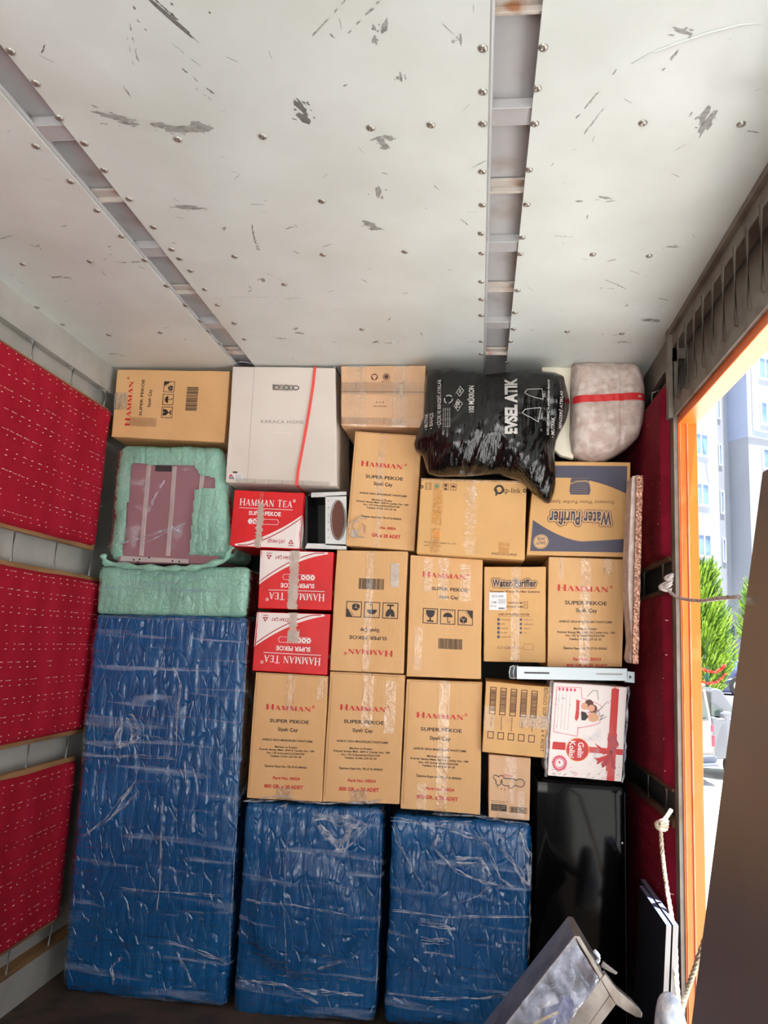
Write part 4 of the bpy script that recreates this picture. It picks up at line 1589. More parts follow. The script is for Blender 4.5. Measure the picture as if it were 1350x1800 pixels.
# --- big purifier box (printed upside down)
def purifier(pr):
    pr.h = .0012
    # dark blue fields bounded by sweeping curves (read upside down: a runs right to left)
    n = 20
    fr_ = (.035, .965, .04, .95)
    top = [(.035 + .93 * i / n, .045) for i in range(n + 1)]
    cur = [(.035 + .93 * i / n, .185 - .06 * math.sin(min(1, i / n / .55) * math.pi / 2) * 0 + (-.05 * math.sin(math.pi * min(1, i / n * 1.0) * .5) if i / n < .45 else -.05 * math.sin(math.pi * .225) + .0) +
            (0 if i / n < .45 else .22 * ((i / n - .45) / .55) ** 1.6)) for i in range(n + 1)]
    pr.strip(top, cur, 'p_navy')
    cur2 = [(.035 + .93 * i / n, .66 + .14 * min(1, (i / n) / .6) ** .75 + (.0 if i / n < .6 else .02 * ((i / n - .6) / .4))) for i in range(n + 1)]
    cur2 = [(a, .66 + .165 * (1 - (1 - min(1, (a - .035) / .65)) ** 2)) for a, _ in cur2]
    bot = [(a, .955) for a, _ in cur2]
    pr.strip(cur2, bot, 'p_navy')
    pr.fat('Water Purifier', .49, .395, .62, .135, [(.0092, 'p_brown'), (.0066, 'p_tan'), (.0008, 'p_navy')])
    pr.text('Domestic Water Purifier System', .50, .565, w=.68, cap=.035, m='p_brown', bold=.0, sp=1.1)
    # picture of the purifier
    pr.h = .0014
    pr.poly([(.41, .645), (.60, .645), (.615, .68), (.61, .80), (.57, .88), (.47, .865), (.425, .81), (.40, .69)], 'p_navy')
    pr.h = .002
    pr.line([(.405, .765), (.45, .79), (.55, .785), (.612, .76)], .003, 'p_tan')
    for k in range(8):
        pr.line([(.43, .665 + k * .022), (.60, .665 + k * .022)], .0006, 'p_tan')
    # round seal
    pr.disc(.865, .145, .030, 'p_tan', 28)
    pr.h = .0025
    pr.disc(.865, .145, .027, 'p_navy', 28, r0=.0255)
    pr.text('QUALITY', .865, .13, w=.10, cap=.03, m='p_navy', bold=.03)
    pr.text('WATER', .865, .175, w=.08, cap=.03, m='p_navy', bold=.03)


carton('purifier_carton', [(940, 811), (1109, 812), (1104, 979), (925, 976)], D, Y0, 'cardplain', 61,
       'large tan and dark blue carton printed upside down, behind the hanging end of the bag', prints=purifier, turn=180, amp=.0025)


# --- small purifier box
def purifier2(pr):
    pr.fat('Water Purifier', .49, .175, .70, .075, [(.0075, 'p_brown'), (.0052, 'p_tan'), (.0008, 'p_navy')])
    pr.text('Domestic Water Purifier Systems', .50, .265, w=.80, cap=.022, m='p_brown', bold=.01)
    pr.text('WITH PUMP', .51, .385, w=.24, cap=.018, m='p_brown', bold=.01)
    pr.text('WITHOUT PUMP', .49, .425, w=.30, cap=.018, m='p_brown', bold=.01)
    for b in (.385, .425):
        pr.frame(.65, b - .015, .71, b + .015, .0012, 'p_brown')
    pr.text('USES OF PURIFIED WATER', .49, .505, w=.50, cap=.018, m='p_brown', bold=.01)
    pr.line([(.22, .525), (.76, .525)], .0008, 'p_brown')
    for k in range(5):
        b = .56 + k * .045
        pr.disc(.24, b, .006, 'p_navy', 10)
        pr.rect(.225, b + .008, .255, b + .016, 'p_navy', 1)
        pr.text(('drinking water', 'coffee', 'vegetables', 'ice cubes', 'cooking and plants')[k], .28, b, cap=.012, m='p_brown', align='l')
        if k < 4:
            pr.disc(.60, b, .005, 'p_navy', 10)
            pr.text(('for hair care', 'washing fruits', 'aquarium', 'iron')[k], .65, b, cap=.012, m='p_brown', align='l')
    pr.line([(.22, .853), (.27, .84), (.32, .853), (.27, .866)], .001, 'p_brown', closed=True)
    pr.text('CE', .38, .853, w=.08, cap=.028, m='p_brown')
    pr.text('¥ ↑ ≡ ☂ ⌂', .53, .853, w=.20, cap=.02, m='p_brown')
    pr.frame(.65, .81, .80, .87, .0008, 'p_brown')


def lab2(H, root):
    mb = MB()
    pr = Print(mb, H, 0, h=.002)
    pr.rect(.085, .275, .365, .462, 'label')
    pr.h = .0028
    pr.text('ECO-ONE', .225, .315, w=.18, cap=.022, m='p_blk')
    pr.text('CE', .15, .38, w=.05, cap=.018, m='p_blk')
    pr.disc(.19, .38, .003, 'p_blk', 10)
    for k in range(4):
        pr.rect(.23, .35 + k * .012, .35, .354 + k * .012, 'p_grey', 1)
    pr.text('PUMP YOK', .15, .42, w=.10, cap=.012, m='p_blk')
    pr.barcode(.24, .435, .34, .452, seed=12)
    mb.build('paper_label', root, fix=False)['label'] = 'white paper label with small print'


carton('small_purifier_carton', [(851, 996), (960, 996), (959, 1165), (850, 1163)], D, Y0, 'cardplain', 62,
       'small plain brown purifier carton with a white label, between two tea cartons', prints=purifier2, amp=.002,
       tapes=[(.44, .60, 0, .16), (.44, .58, .16, 1.0)], root_children=lab2)




# --- detergent carton
def bingo(pr):
    # reads downwards: a runs down the face, b runs from the right edge to the left
    pr.text('BİNGO SOFT 5 L x 4 ADET', .47, .095, w=.90, cap=.052, m='p_brown', bold=.0, sp=1.05)
    for k in range(5):
        b = .21 + k * .155
        off = -.012 * (4 - k) * 0
        pr.frame(.075 + off, b, .46 + off, b + .095, .0028, 'p_brown')
        pr.barcode(.11 + off, b + .012, .42 + off, b + .083, 'p_brown', seed=30 + k)
        pr.text(('Bahar Esintisi', 'Orkide', 'Gelincik Demeti', 'Lavanta Sümbül', 'Beyaz Sabun')[k], .575, b + .05, cap=.022, m='p_brown')
        pr.frame(.70 + off, b + .005, .80 + off, b + .10, .0028, 'p_brown')


carton('detergent_carton', [(854, 1197), (971, 1208), (963, 1333), (847, 1322)], D, Y0 - .03, 'cardplain', 71,
       'squarish brown carton with five barcodes and lettering running downwards, under the metal bracket', prints=bingo, turn=270, amp=.003,
       tapes=[(.0, .45, .46, .62, 'filmclear'), (.55, 1.0, .42, .6, 'tape'), (.0, .16, .35, .7)])


# --- lollipop carton
def yupo(pr):
    h0 = pr.h
    pr.text('ÇİZMEK', .47, .315, w=.26, cap=.03, m='p_red', bold=.02)
    pr.fat('Yupo', .48, .40, .68, .10, [(.0078, 'p_blk'), (.0046, 'cardpink')], sp=1.15)
    pr.h = h0
    for i, ch in enumerate('LoLLiPoP'):
        a = .22 + i * .085
        pr.text(ch, a, .50 + .035 * math.sin(i * .9) - .01 * max(0, i - 4), cap=.032, m='p_red' if i % 2 else 'p_blk', bold=.03)
    pr.text('Meyve Aromalı Lolipop Şeker', .28, .73, w=.42, cap=.012, m='p_blk', bold=.01)
    pr.text('Net 12 x 48 Adet', .24, .755, w=.32, cap=.012, m='p_blk', bold=.01)
    pr.rect(.06, .78, .44, .885, 'p_blk', 2)
    pr.h = h0 + .0008
    pr.text('Parti No 114508', .25, .805, w=.33, cap=.014, m='p_tan')
    pr.text('12.04.2023 LOT 5', .25, .835, w=.33, cap=.014, m='p_tan')
    pr.text('SKT 2025', .2, .865, w=.22, cap=.014, m='p_tan')
    pr.h = h0
    pr.frame(.50, .80, .93, .89, .0015, 'p_blk')
    pr.barcode(.53, .81, .90, .88, seed=44)


carton('lollipop_carton', [(859, 1326), (934, 1332), (931, 1443), (859, 1437)], D, Y0, 'cardpink', 72,
       'narrow brown carton with bubbly lettering and red words, on the right blue wrapped appliance', prints=yupo, amp=.003,
       tapes=[(.38, .66, 0, .35), (.2, .8, .9, 1.0), (.70, .86, .55, .95), (.5, .6, .3, .75)])


# --- white gift box with red ribbons
def gift(pr):
    h0 = pr.h
    red = 'p_dred'
    pr.h = .0012
    pr.rect(.79, 0.0, .89, .52, 'p_red')
    pr.rect(.80, .88, .90, 1.0, 'p_red')
    pr.rect(.78, .50, .90, .90, 'p_red')
    pr.rect(.0, .635, .22, .715, 'p_red')
    pr.rect(.50, .66, .99, .72, 'p_red')
    # envelope outline on the left with hearts
    pr.h = .002
    pr.line([(.05, .05), (.38, .04), (.40, .15)], .0016, 'p_pink')
    pr.line([(.05, .05), (.045, .53), (.37, .56), (.375, .46)], .0016, 'p_pink')
    pr.line([(.40 + .27 * math.sin(t / 12 * math.pi) * 1.0, .15 + .17 * t / 12) for t in range(13)], .0016, 'p_pink')
    pr.line([(.375 + .29 * math.sin(t / 12 * math.pi), .31 + .16 * t / 12) for t in range(13)], .0016, 'p_pink')
    for k in range(5):
        a = .085 + k * .052
        pr.disc(a, .062, .0035, 'p_pink', 10)
        pr.disc(a, .078, .0035, 'p_pink', 10)
        pr.poly([(a - .004, .055), (a - .004, .085), (a + .026, .07)], 'p_pink')
    for k in range(4):
        pr.line([(.09 + k * .05, .12), (.085 + k * .05, .50)], .0008, 'p_grey')
    pr.line([(.12, .165), (.17, .168)], .0015, 'p_blk')
    # four plain round faces and a banner
    pr.h = .0024
    pr.poly([(.325, .17), (.37, .18), (.37, .36), (.345, .40), (.32, .375), (.33, .27)], 'p_red')
    pr.disc(.50, .205, .016, 'p_brown', 18)
    pr.disc(.555, .255, .016, 'p_brown', 18)
    pr.poly([(.40, .29), (.46, .30), (.50, .345), (.46, .385), (.41, .385)], 'p_blk')
    pr.h = .003
    pr.disc(.44, .235, .013, 'p_skin', 16)
    pr.disc(.535, .25, .013, 'p_skin', 16)
    pr.disc(.56, .345, .018, 'p_skin', 18)
    pr.disc(.59, .345, .015, 'p_tan', 18)
    # ribbons, confetti
    pr.line([(.47, .13), (.54, .06), (.60, .06), (.62, .15)], .0018, 'p_green')
    pr.line([(.60, .30), (.66, .25), (.74, .17)], .0018, 'p_green')
    pr.line([(.58, .31), (.63, .27), (.66, .33), (.70, .31), (.66, .37), (.74, .33)], .0018, 'p_navy')
    rr = random.Random(5)
    for k in range(26):
        a, b = rr.uniform(.05, .97), rr.uniform(.03, .97)
        pr.disc(a, b, .0018, ('p_pink', 'p_blk', 'p_red')[k % 3], 7)
    # red roundel with the name
    pr.h = .0024
    pr.disc(.385, .70, .044, 'p_gold', 32)
    pr.h = .003
    pr.disc(.385, .70, .0415, 'p_red', 32)
    # pink seal
    for k in range(18):
        t = k / 18 * 2 * math.pi
        pr.disc(.155 + .085 * math.cos(t), .855 + .07 * math.sin(t), .0045, 'p_pink', 8)
    pr.disc(.155, .855, .018, 'p_pink', 24, r0=.016)
    pr.disc(.15, .845, .004, 'p_pink', 10)
    # bow
    pr.h = .003
    B = (.83, .70)

    def q(pts, m='p_dred'):
        pr.poly([(B[0] + x, B[1] + y) for x, y in pts], m)
    q([(0, 0), (-.06, -.14), (.0, -.20), (.06, -.14)])
    q([(0, 0), (.06, -.15), (.10, -.09), (.05, -.02)])
    q([(0, 0), (-.02, .12), (-.10, .17), (-.12, .13)])
    q([(0, 0), (.06, .10), (.08, .17), (.02, .16)])
    q([(0, 0), (-.10, -.03), (-.22, -.08), (-.10, .03)], 'p_red')
    q([(-.02, .02), (-.16, .07), (-.22, .07), (-.17, .10), (-.18, .14), (-.06, .08)], 'p_red')
    pr.disc(B[0], B[1], .007, 'p_brown', 12)
    # scattered dashes at the lower end
    for k in range(22):
        a = .05 + rr.random() * .9
        b = .93 + rr.random() * .055
        pr.line([(a, b), (a + .03, b - .012)], .0012, 'p_blk' if k % 2 else 'p_pink')
    pr.h = h0


def gift2(H, root):
    mb = MB()
    pr = Print(mb, H, 270, h=.0036)
    pr.text('Gelin', .70, .575, w=.16, cap=.075, m='p_white', bold=.02)
    pr.text('Kolisi', .70, .69, w=.18, cap=.075, m='p_white', bold=.02)
    mb.build('roundel_lettering', root, fix=False)
    # crushed loose plastic along the right edge and the left edge
    for s_, m in ((0, 'foldglint'), (1, 'foldglint')):
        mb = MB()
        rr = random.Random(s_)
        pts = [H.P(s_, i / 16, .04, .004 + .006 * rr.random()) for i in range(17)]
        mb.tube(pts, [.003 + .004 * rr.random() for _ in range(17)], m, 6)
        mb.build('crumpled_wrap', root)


H_ = carton('gift_box', [(973, 1199), (1103, 1208), (1093, 1375), (962, 1364)], .30, Y0 - .05, 'p_white', 73,
            'glossy white gift box with red ribbons and bow print, on the black cabinet', prints=gift, amp=.005,
            tapes=[(.05, .35, .08, .55, 'filmclear'), (.45, .9, .42, .95, 'filmclear')], root_children=gift2)


# --- carton flap standing above the small purifier box
# ------------------------------------------------------------------ wrapped appliances
def pad_disp(seed, pitch=.045, amp=.006, extra=None):
    def f(p):
        x = p.x + .35 * p.y + .010 * noise.noise(Vector((p.x * 3, p.z * 6, seed)))
        q = abs(((x / pitch + .22 * noise.noise(Vector((p.x * 5, p.z * 9, seed * 2)))) % 1.0) - .5) * 2
        h = amp * (1 - q ** 8) - .010
        h += .0045 * noise.noise(Vector((p.x * 16, p.y * 16, p.z * 9 + seed)))
        h += .0030 * abs(noise.noise(Vector((p.x * 40, p.y * 40, p.z * 26 - seed))))
        h += .006 * noise.noise(Vector((p.x * 4, p.y * 4, p.z * 3 + seed * 5)))
        if extra:
            h += extra(p)
        return h
    return f


def film_wrap(H, parent, v0, v1, mat_='film', h=.006, s0=0.0, s1=1.25, seed=1, step=.02, label=None, name='stretch_film'):
    """film over the front from s0 to 1 and round the right-hand flank"""
    mb = MB()
    ns = int((s1 - s0) * H.W / step)
    nv = int((v1 - v0) * H.H / step)
    vs = []
    for j in range(nv + 1):
        for i in range(ns + 1):
            s_ = s0 + (s1 - s0) * i / ns
            u = min(s_, 1)
            w = max(0, (s_ - 1) * H.W / H.d)
            v = v0 + (v1 - v0) * j / nv
            if i not in (0, ns) and j in (0, nv):
                v += .012 * noise.noise(Vector((u * 6, seed, v * 3)))
                v = min(max(v, 0), 1)
            p = H.raw(u, v, w)
            vs.append(H.P(u, v, w, h + .003 * noise.noise(Vector((p.x * 6, seed, p.z * 45))) + .002 * noise.noise(Vector((p.x * 20, seed, p.z * 90)))))
    n1 = ns + 1
    mb.add(vs, [(j * n1 + i, j * n1 + i + 1, (j + 1) * n1 + i + 1, (j + 1) * n1 + i) for j in range(nv) for i in range(ns)], mat_)
    o = mb.build(name, parent, fix=False, smooth=True)
    if label:
        o['label'] = label
    return o


def film_folds_glints(H, parent, lines, y, mat_='foldglint', name='film_fold_glint'):
    """gathered ropes and creases of film, and edge highlights drawn as pale folds, along photo pixel paths, lying on the front face"""
    for k, (pts, r) in enumerate(lines):
        mb = MB()
        P_ = []
        rr = random.Random(k)
        for (a, b), (c, d) in zip(pts[:-1], pts[1:]):
            for t in range(6):
                P_.append((a + (c - a) * t / 6 + rr.uniform(-.8, .8), b + (d - b) * t / 6 + rr.uniform(-.8, .8)))
        P_.append(pts[-1])
        W3 = []
        for a, b in P_:
            p = at(a, b, y=y)
            W3.append(p + Vector((0, -H.disp(p) - .008, 0)))
        # three thin wavering strands, each a flattened ribbon
        vs, fs = [], []
        for st in range(3):
            k0 = len(vs)
            for i, p in enumerate(W3):
                t = (W3[min(i + 1, len(W3) - 1)] - W3[max(i - 1, 0)]).normalized()
                n = Vector((-t.z, 0, t.x))
                o_ = n * r * 1.5 * (noise.noise(Vector((i * .35, st * 5.1, k * 3.3))) + (st - 1) * .35)
                rw = r * (.10 + .38 * rr.random()) * (1 if 0 < i < len(W3) - 1 else .2)
                vs += [p + o_ - n * rw, p + o_ + Vector((0, -.003, 0)), p + o_ + n * rw]
            for i in range(len(W3) - 1):
                a_ = k0 + 3 * i
                fs += [(a_, a_ + 1, a_ + 4, a_ + 3), (a_ + 1, a_ + 2, a_ + 5, a_ + 4)]
        mb.add(vs, fs, mat_)
        mb.build(name, parent, fix=False)


G_WR = 'appliances wrapped in blue padding and film'


def wrapped(quad, y, depth, label, seed, lines=(), extra=None, group=G_WR, film=(0, 1), upper=None, step=.0085, r=.03):
    disp = pad_disp(seed, extra=extra)
    Hb = Hull(quad, depth, y, r, disp)
    root = empty('wrapped_appliance', Hb.base())
    root.location.z = 0
    tag(root, label, 'wrapped appliance', group)
    mb = MB()
    Hb.mesh(mb, 'blue', step)
    mb.build('blue_padding', root, smooth=True, fix=False)
    film_wrap(Hb, root, film[0], film[1], seed=seed)
    film_folds_glints(Hb, root, lines, y)
    return root, Hb


def lerp2(a, b, t):
    return (a[0] + (b[0] - a[0]) * t, a[1] + (b[1] - a[1]) * t)


# tall one on the left: blue body, mint sheet over its head
TL, TR, BR, BL = (170, 992), (439, 994), (399, 1776), (104, 1746)
t1 = .112
root, HT = wrapped([lerp2(TL, BL, t1), lerp2(TR, BR, t1), BR, BL], Y0, .42,
                   'tall blue and mint padded appliance in stretch film, standing left against the red pads', 81,
                   lines=[([(214, 1258), (208, 1312), (250, 1300)], .012), ([(222, 1262), (242, 1285), (232, 1305)], .016), ([(305, 1170), (316, 1200), (310, 1280)], .004),
                          ([(320, 1200), (312, 1270), (310, 1330)], .002), ([(325, 1338), (330, 1385)], .004), ([(240, 1370), (190, 1440), (140, 1475)], .007),
                          ([(245, 1390), (225, 1412), (180, 1450)], .006), ([(286, 1400), (282, 1560), (276, 1600)], .003), ([(210, 1560), (270, 1566), (395, 1575)], .004),
                          ([(195, 1700), (202, 1730)], .003), ([(215, 1680), (196, 1702), (203, 1722)], .006), ([(311, 1672), (326, 1700), (345, 1735)], .007),
                          ([(290, 1655), (340, 1668), (400, 1690)], .005), ([(437, 1100), (425, 1290), (414, 1480), (403, 1690)], .0035), ([(170, 1085), (300, 1088), (436, 1092)], .003), ([(170, 1330), (240, 1328), (320, 1335)], .004)])  # the long line down the right edge paints the door-light highlight
film_wrap(HT, root, .02, .42, seed=83, h=.010, mat_='film')
dm = pad_disp(82, pitch=.03, amp=.004)
Hm = Hull([TL, TR, lerp2(TR, BR, t1 + .008), lerp2(TL, BL, t1 + .008)], .42, Y0, .03, dm)
mb = MB()
Hm.mesh(mb, 'mint', .0085)
mb.build('mint_padding', root, smooth=True, fix=False)['label'] = 'mint green padding sheet over the top'
film_wrap(Hm, root, .1, 1.0, seed=84)


def porthole(cx, cz, R, A):
    def f(p):
        q = math.hypot(p.x - cx, p.z - cz) / R
        return A * (1 / (1 + math.exp((q - 1) * 18)))
    return f


c = at(535, 1612, y=Y0)
root, HB1 = wrapped([(430, 1409), (674, 1420), (661, 1801), (405, 1790)], Y0, .42,
                    'low blue padded appliance with a round bulge in its front, middle of the floor row', 85,
                    extra=porthole(c.x, c.z, .21, .022),
                    lines=[([(550, 1438), (620, 1440), (600, 1490), (575, 1470), (560, 1450)], .022), ([(600, 1445), (640, 1450), (590, 1500)], .016), ([(430, 1580), (520, 1588), (615, 1605)], .004),
                           ([(420, 1722), (500, 1730), (560, 1762)], .005), ([(520, 1740), (590, 1745), (640, 1750)], .008), ([(428, 1407), (500, 1402), (560, 1412), (672, 1408)], .007),
                           ([(495, 1418), (505, 1412), (500, 1425)], .006), ([(560, 1700), (600, 1688)], .003), ([(505, 1470), (503, 1600), (507, 1715)], .002), ([(671, 1440), (668, 1600), (660, 1760)], .0035)])  # last line is a painted highlight along the right edge
root, HB2 = wrapped([(687, 1429), (936, 1448), (930, 1816), (671, 1804)], Y0 + .005, .42,
                    'low blue padded appliance with loops of crumpled film, beside the glossy black cabinet', 86,
                    lines=[([(770, 1465), (763, 1490), (800, 1530), (850, 1550), (880, 1555)], .007), ([(790, 1460), (850, 1475), (862, 1500), (880, 1545), (905, 1560)], .007),
                           ([(800, 1510), (845, 1512), (862, 1540)], .012), ([(872, 1548), (840, 1575), (800, 1590)], .003), ([(690, 1450), (705, 1490), (745, 1560)], .006),
                           ([(880, 1465), (878, 1480), (905, 1520), (930, 1560)], .012), ([(915, 1460), (930, 1500), (930, 1560)], .012), ([(735, 1622), (790, 1630), (800, 1634)], .008), ([(740, 1650), (790, 1655)], .010), ([(745, 1672), (800, 1680)], .008),
                           ([(690, 1600), (800, 1612), (930, 1610)], .005), ([(680, 1745), (800, 1755), (900, 1748)], .006), ([(686, 1440), (760, 1450), (830, 1445)], .008),
                           ([(760, 1428), (850, 1436), (930, 1449)], .006), ([(934, 1470), (932, 1600), (929, 1700)], .003)])  # last line draws the bright right edge as a pale strip


# mint wrapped appliance with a mauve panel
disp = pad_disp(91, pitch=.055, amp=.005)
oq = [(203, 778), (391, 781), (407, 984), (184, 986)]
Hg = Hull(oq, .36, Y0 - .005, .05, disp)
root = empty('padded_appliance', Hg.base())
tag(root, 'mint padded appliance showing its mauve metal back, on top of the tall blue one', 'wrapped appliance')
# padding = box surface with a window cut in the front
mb = MB()
win = [at(a, b, y=Y0) for a, b in ((232, 815), (342, 819), (354, 836), (380, 840), (380, 858), (343, 860), (331, 990), (214, 986))]


def inside(p):
    n = len(win)
    c_ = False
    for i in range(n):
        a, b = win[i], win[(i + 1) % n]
        if (a.z > p.z) != (b.z > p.z) and p.x < (b.x - a.x) * (p.z - a.z) / (b.z - a.z) + a.x:
            c_ = not c_
    return c_


Hg.mesh(mb, 'mint', .007)
keep_f, keep_m = [], []
for f, m_ in zip(mb.f, mb.m):
    cc = sum((mb.v[i] for i in f), Vector()) / len(f)
    if cc.y < Y0 + .02 and inside(cc):
        continue
    keep_f.append(f)
    keep_m.append(m_)
mb.f, mb.m = keep_f, keep_m
mb.build('mint_padding', root, smooth=True, fix=False)
Hi = Hull([(222, 808), (386, 812), (384, 992), (205, 990)], .3, Y0 + .012, .008)
mb = MB()
Hi.mesh(mb, 'mauve', .05)
mb.build('metal_housing', root, fix=False)['label'] = 'mauve painted metal housing'
for (a, b, c_, d_) in ((262, 817, 248, 977), (307, 820, 295, 977), (356, 833, 352, 870)):
    mb = MB()
    p0, p1 = at(a, b, y=Y0 + .012), at(c_, d_, y=Y0 + .012)
    wv = Vector((.008, 0, 0))
    mb.hexa([p0 - wv + Vector((0, -.004, 0)), p0 + wv + Vector((0, -.004, 0)), p1 + wv + Vector((0, -.004, 0)), p1 - wv + Vector((0, -.004, 0)),
             p0 - wv * 1.3, p0 + wv * 1.3, p1 + wv * 1.3, p1 - wv * 1.3], 'chrome')
    mb.build('pressed_rib', root)['label'] = 'bright pressed rib'
mb = MB()
mb.prism([at(a, b, y=Y0 + .008) for a, b in ((273, 818), (302, 819), (301, 829), (273, 828))], (0, .004, 0), 'darkslot')
mb.build('handle_slot', root)
mb = MB()
mb.prism([at(a, b, y=Y0 + .008) for a, b in ((213, 977), (331, 983), (330, 990), (211, 986))], (0, .01, 0), 'chrome')
for a, b in ((235, 984), (245, 983), (262, 980), (242, 988), (303, 986), (315, 987)):
    p = at(a, b, y=Y0 + .006)
    mb.cyl(p, p + Vector((0, .006, 0)), .004, 'darkslot', 8)
mb.build('bottom_plate', root)
# rolled edge of the padding along the foot
mb = MB()
pp = [at(a, b, y=Y0 - .01) for a, b in ((181, 975), (186, 990), (240, 997), (300, 1000), (345, 998), (395, 985), (408, 960))]
path = []
for a, b in zip(pp[:-1], pp[1:]):
    for t in range(5):
        path.append(a.lerp(b, t / 5))
mb.tube(path + [pp[-1]], [.013 + .005 * math.sin(i * 1.7) for i in range(len(path) + 1)], 'mint', 8)
mb.build('rolled_edge', root, smooth=True)
film_wrap(Hg, root, .05, .95, mat_='filmclear', seed=93, h=.008, s1=1.1)
film_folds_glints(Hg, root, [([(250, 960), (300, 930), (330, 918)], .003), ([(262, 900), (275, 870), (290, 845)], .004), ([(300, 925), (315, 938), (312, 930)], .005), ([(190, 962), (250, 945), (300, 928)], .004)], Y0 - .005)

# metal appliance part in the gap beside the red box
root = empty('metal_housing_unit', at(578, 962, y=Y0 + .04))
tag(root, 'open silver metal housing with a dark cavity, squeezed right of the upright red tea box', 'appliance')
mb = MB()
for q in ([(547, 866), (609, 864), (609, 872), (547, 874)], [(540, 955), (609, 957), (609, 966), (536, 964)], [(572, 872), (609, 870), (609, 960), (572, 958)]):
    mb.prism([at(a, b, y=Y0 + .02) for a, b in q], (0, .012, 0), 'chrome')
mb.build('front_frame', root)
mb = MB()
for q, y_, dp in (([(536, 868), (609, 868), (609, 962), (536, 962)], Y0 + .26, .01), ([(536, 868), (609, 868), (609, 871), (536, 871)], Y0 + .035, .22),
                  ([(536, 959), (609, 959), (609, 962), (536, 962)], Y0 + .035, .22), ([(536, 868), (540, 868), (540, 962), (536, 962)], Y0 + .035, .22),
                  ([(606, 868), (609, 868), (609, 962), (606, 962)], Y0 + .035, .22)):
    mb.prism([at(a, b, y=Y0 + .03) + Vector((0, y_ - Y0 - .03, 0)) for a, b in q], (0, dp, 0), 'black')
mb.build('cavity_box', root)['label'] = 'black inner box'
mb = MB()
pts = [at(594 + 12 * math.cos(t / 20 * 2 * math.pi), 914 + 34 * math.sin(t / 20 * 2 * math.pi), y=Y0 + .012) for t in range(20)]
mb.prism(pts, (0, .01, 0), 'brownin')
ring = pts + [pts[0]]
mb.tube(ring, .004, 'alu', 8)
mb.build('round_port', root)
mb = MB()
for b in (880, 892, 905, 918, 931, 945):
    p = at(577, b, y=Y0 + .017)
    mb.dome(p, (0, -1, 0), .003, 'screw', 8)
mb.build('rivet_row', root)


# ------------------------------------------------------------------ soft things
class Puff:
    """an inflated star-shaped outline"""

    def __init__(s, outline, y, T, back, p=2.6, q=2.0, wr=None, centre=None):
        s.pts = [at(a, b, y=y) for a, b in outline]
        s.y = y
        s.T = T
        s.back = back
        s.p = p
        s.q = q
        s.wr = wr or (lambda P_, r: 0)
        s.c = at(*centre, y=y) if centre else sum(s.pts, Vector()) / len(s.pts)
        s.pol = sorted(((math.atan2(v.z - s.c.z, v.x - s.c.x), (v - s.c).length) for v in s.pts))

    def b(s, th):
        P_ = s.pol
        n = len(P_)
        while th < P_[0][0]:
            th += 2 * math.pi
        while th >= P_[0][0] + 2 * math.pi:
            th -= 2 * math.pi
        for i in range(n):
            a0, r0 = P_[i]
            a1, r1 = P_[(i + 1) % n]
            if i == n - 1:
                a1 += 2 * math.pi
            if a0 <= th <= a1 + 1e-9:
                # true intersection with the chord
                A = Vector((math.cos(a0) * r0, math.sin(a0) * r0))
                B = Vector((math.cos(a1) * r1, math.sin(a1) * r1))
                d = Vector((math.cos(th), math.sin(th)))
                e = B - A
                den = d.x * e.y - d.y * e.x
                if abs(den) < 1e-9:
                    return r0
                return (A.x * e.y - A.y * e.x) / den
        return P_[0][1]

    def front(s, x, z, h=0):
        d = math.hypot(x - s.c.x, z - s.c.z)
        r = min(1, d / s.b(math.atan2(z - s.c.z, x - s.c.x)))
        t = s.T * (max(0, 1 - r ** s.p)) ** (1 / s.q)
        P_ = Vector((x, s.y, z))
        return Vector((x, s.y - t - s.wr(P_, r) - h, z))

    def mesh(s, mb, m, nr=46, nt=150):
        vs = []
        rs_ = [(i / nr) ** .8 for i in range(1, nr + 1)]
        vs.append(s.front(s.c.x, s.c.z))
        for r in rs_:
            for j in range(nt):
                th = 2 * math.pi * j / nt
                bb = s.b(th) * r
                vs.append(s.front(s.c.x + math.cos(th) * bb, s.c.z + math.sin(th) * bb))
        fs = [(0, 1 + j, 1 + (j + 1) % nt) for j in range(nt)]
        for i in range(nr - 1):
            for j in range(nt):
                a = 1 + i * nt + j
                b_ = 1 + i * nt + (j + 1) % nt
                fs.append((a, a + nt, b_ + nt, b_))
        k = len(vs)
        edge = 1 + (nr - 1) * nt
        rb = [.97, .85, .6, .3]
        for r in rb:
            for j in range(nt):
                th = 2 * math.pi * j / nt
                bb = s.b(th) * r
                x, z = s.c.x + math.cos(th) * bb, s.c.z + math.sin(th) * bb
                bk = s.back(x, z) if callable(s.back) else s.back
                vs.append((x, s.y + bk * (1 - r ** 3) ** .5, z))
        prev = edge
        for i in range(len(rb)):
            for j in range(nt):
                a = prev + j
                b_ = prev + (j + 1) % nt
                fs.append((a, k + i * nt + j, k + i * nt + (j + 1) % nt, b_))
            prev = k + i * nt
        vs.append((s.c.x, s.y + (s.back(s.c.x, s.c.z) if callable(s.back) else s.back), s.c.z))
        for j in range(nt):
            fs.append((prev + j, len(vs) - 1, prev + (j + 1) % nt))
        mb.add(vs, fs, m)


# black bin bag
BO = [(749, 662), (760, 652), (790, 650), (833, 655), (850, 661), (876, 658), (910, 655), (952, 655), (978, 658), (991, 664), (995, 683), (1001, 706), (1000, 720), (994, 742), (985, 759),
      (978, 775), (974, 797), (976, 820), (977, 850), (974, 868), (966, 886), (955, 883), (939, 869), (925, 856), (915, 846), (876, 834), (816, 838), (770, 838), (752, 833), (743, 802), (730, 792), (727, 782), (734, 759), (744, 735)]
ztop = at(830, 842, y=3.11).z


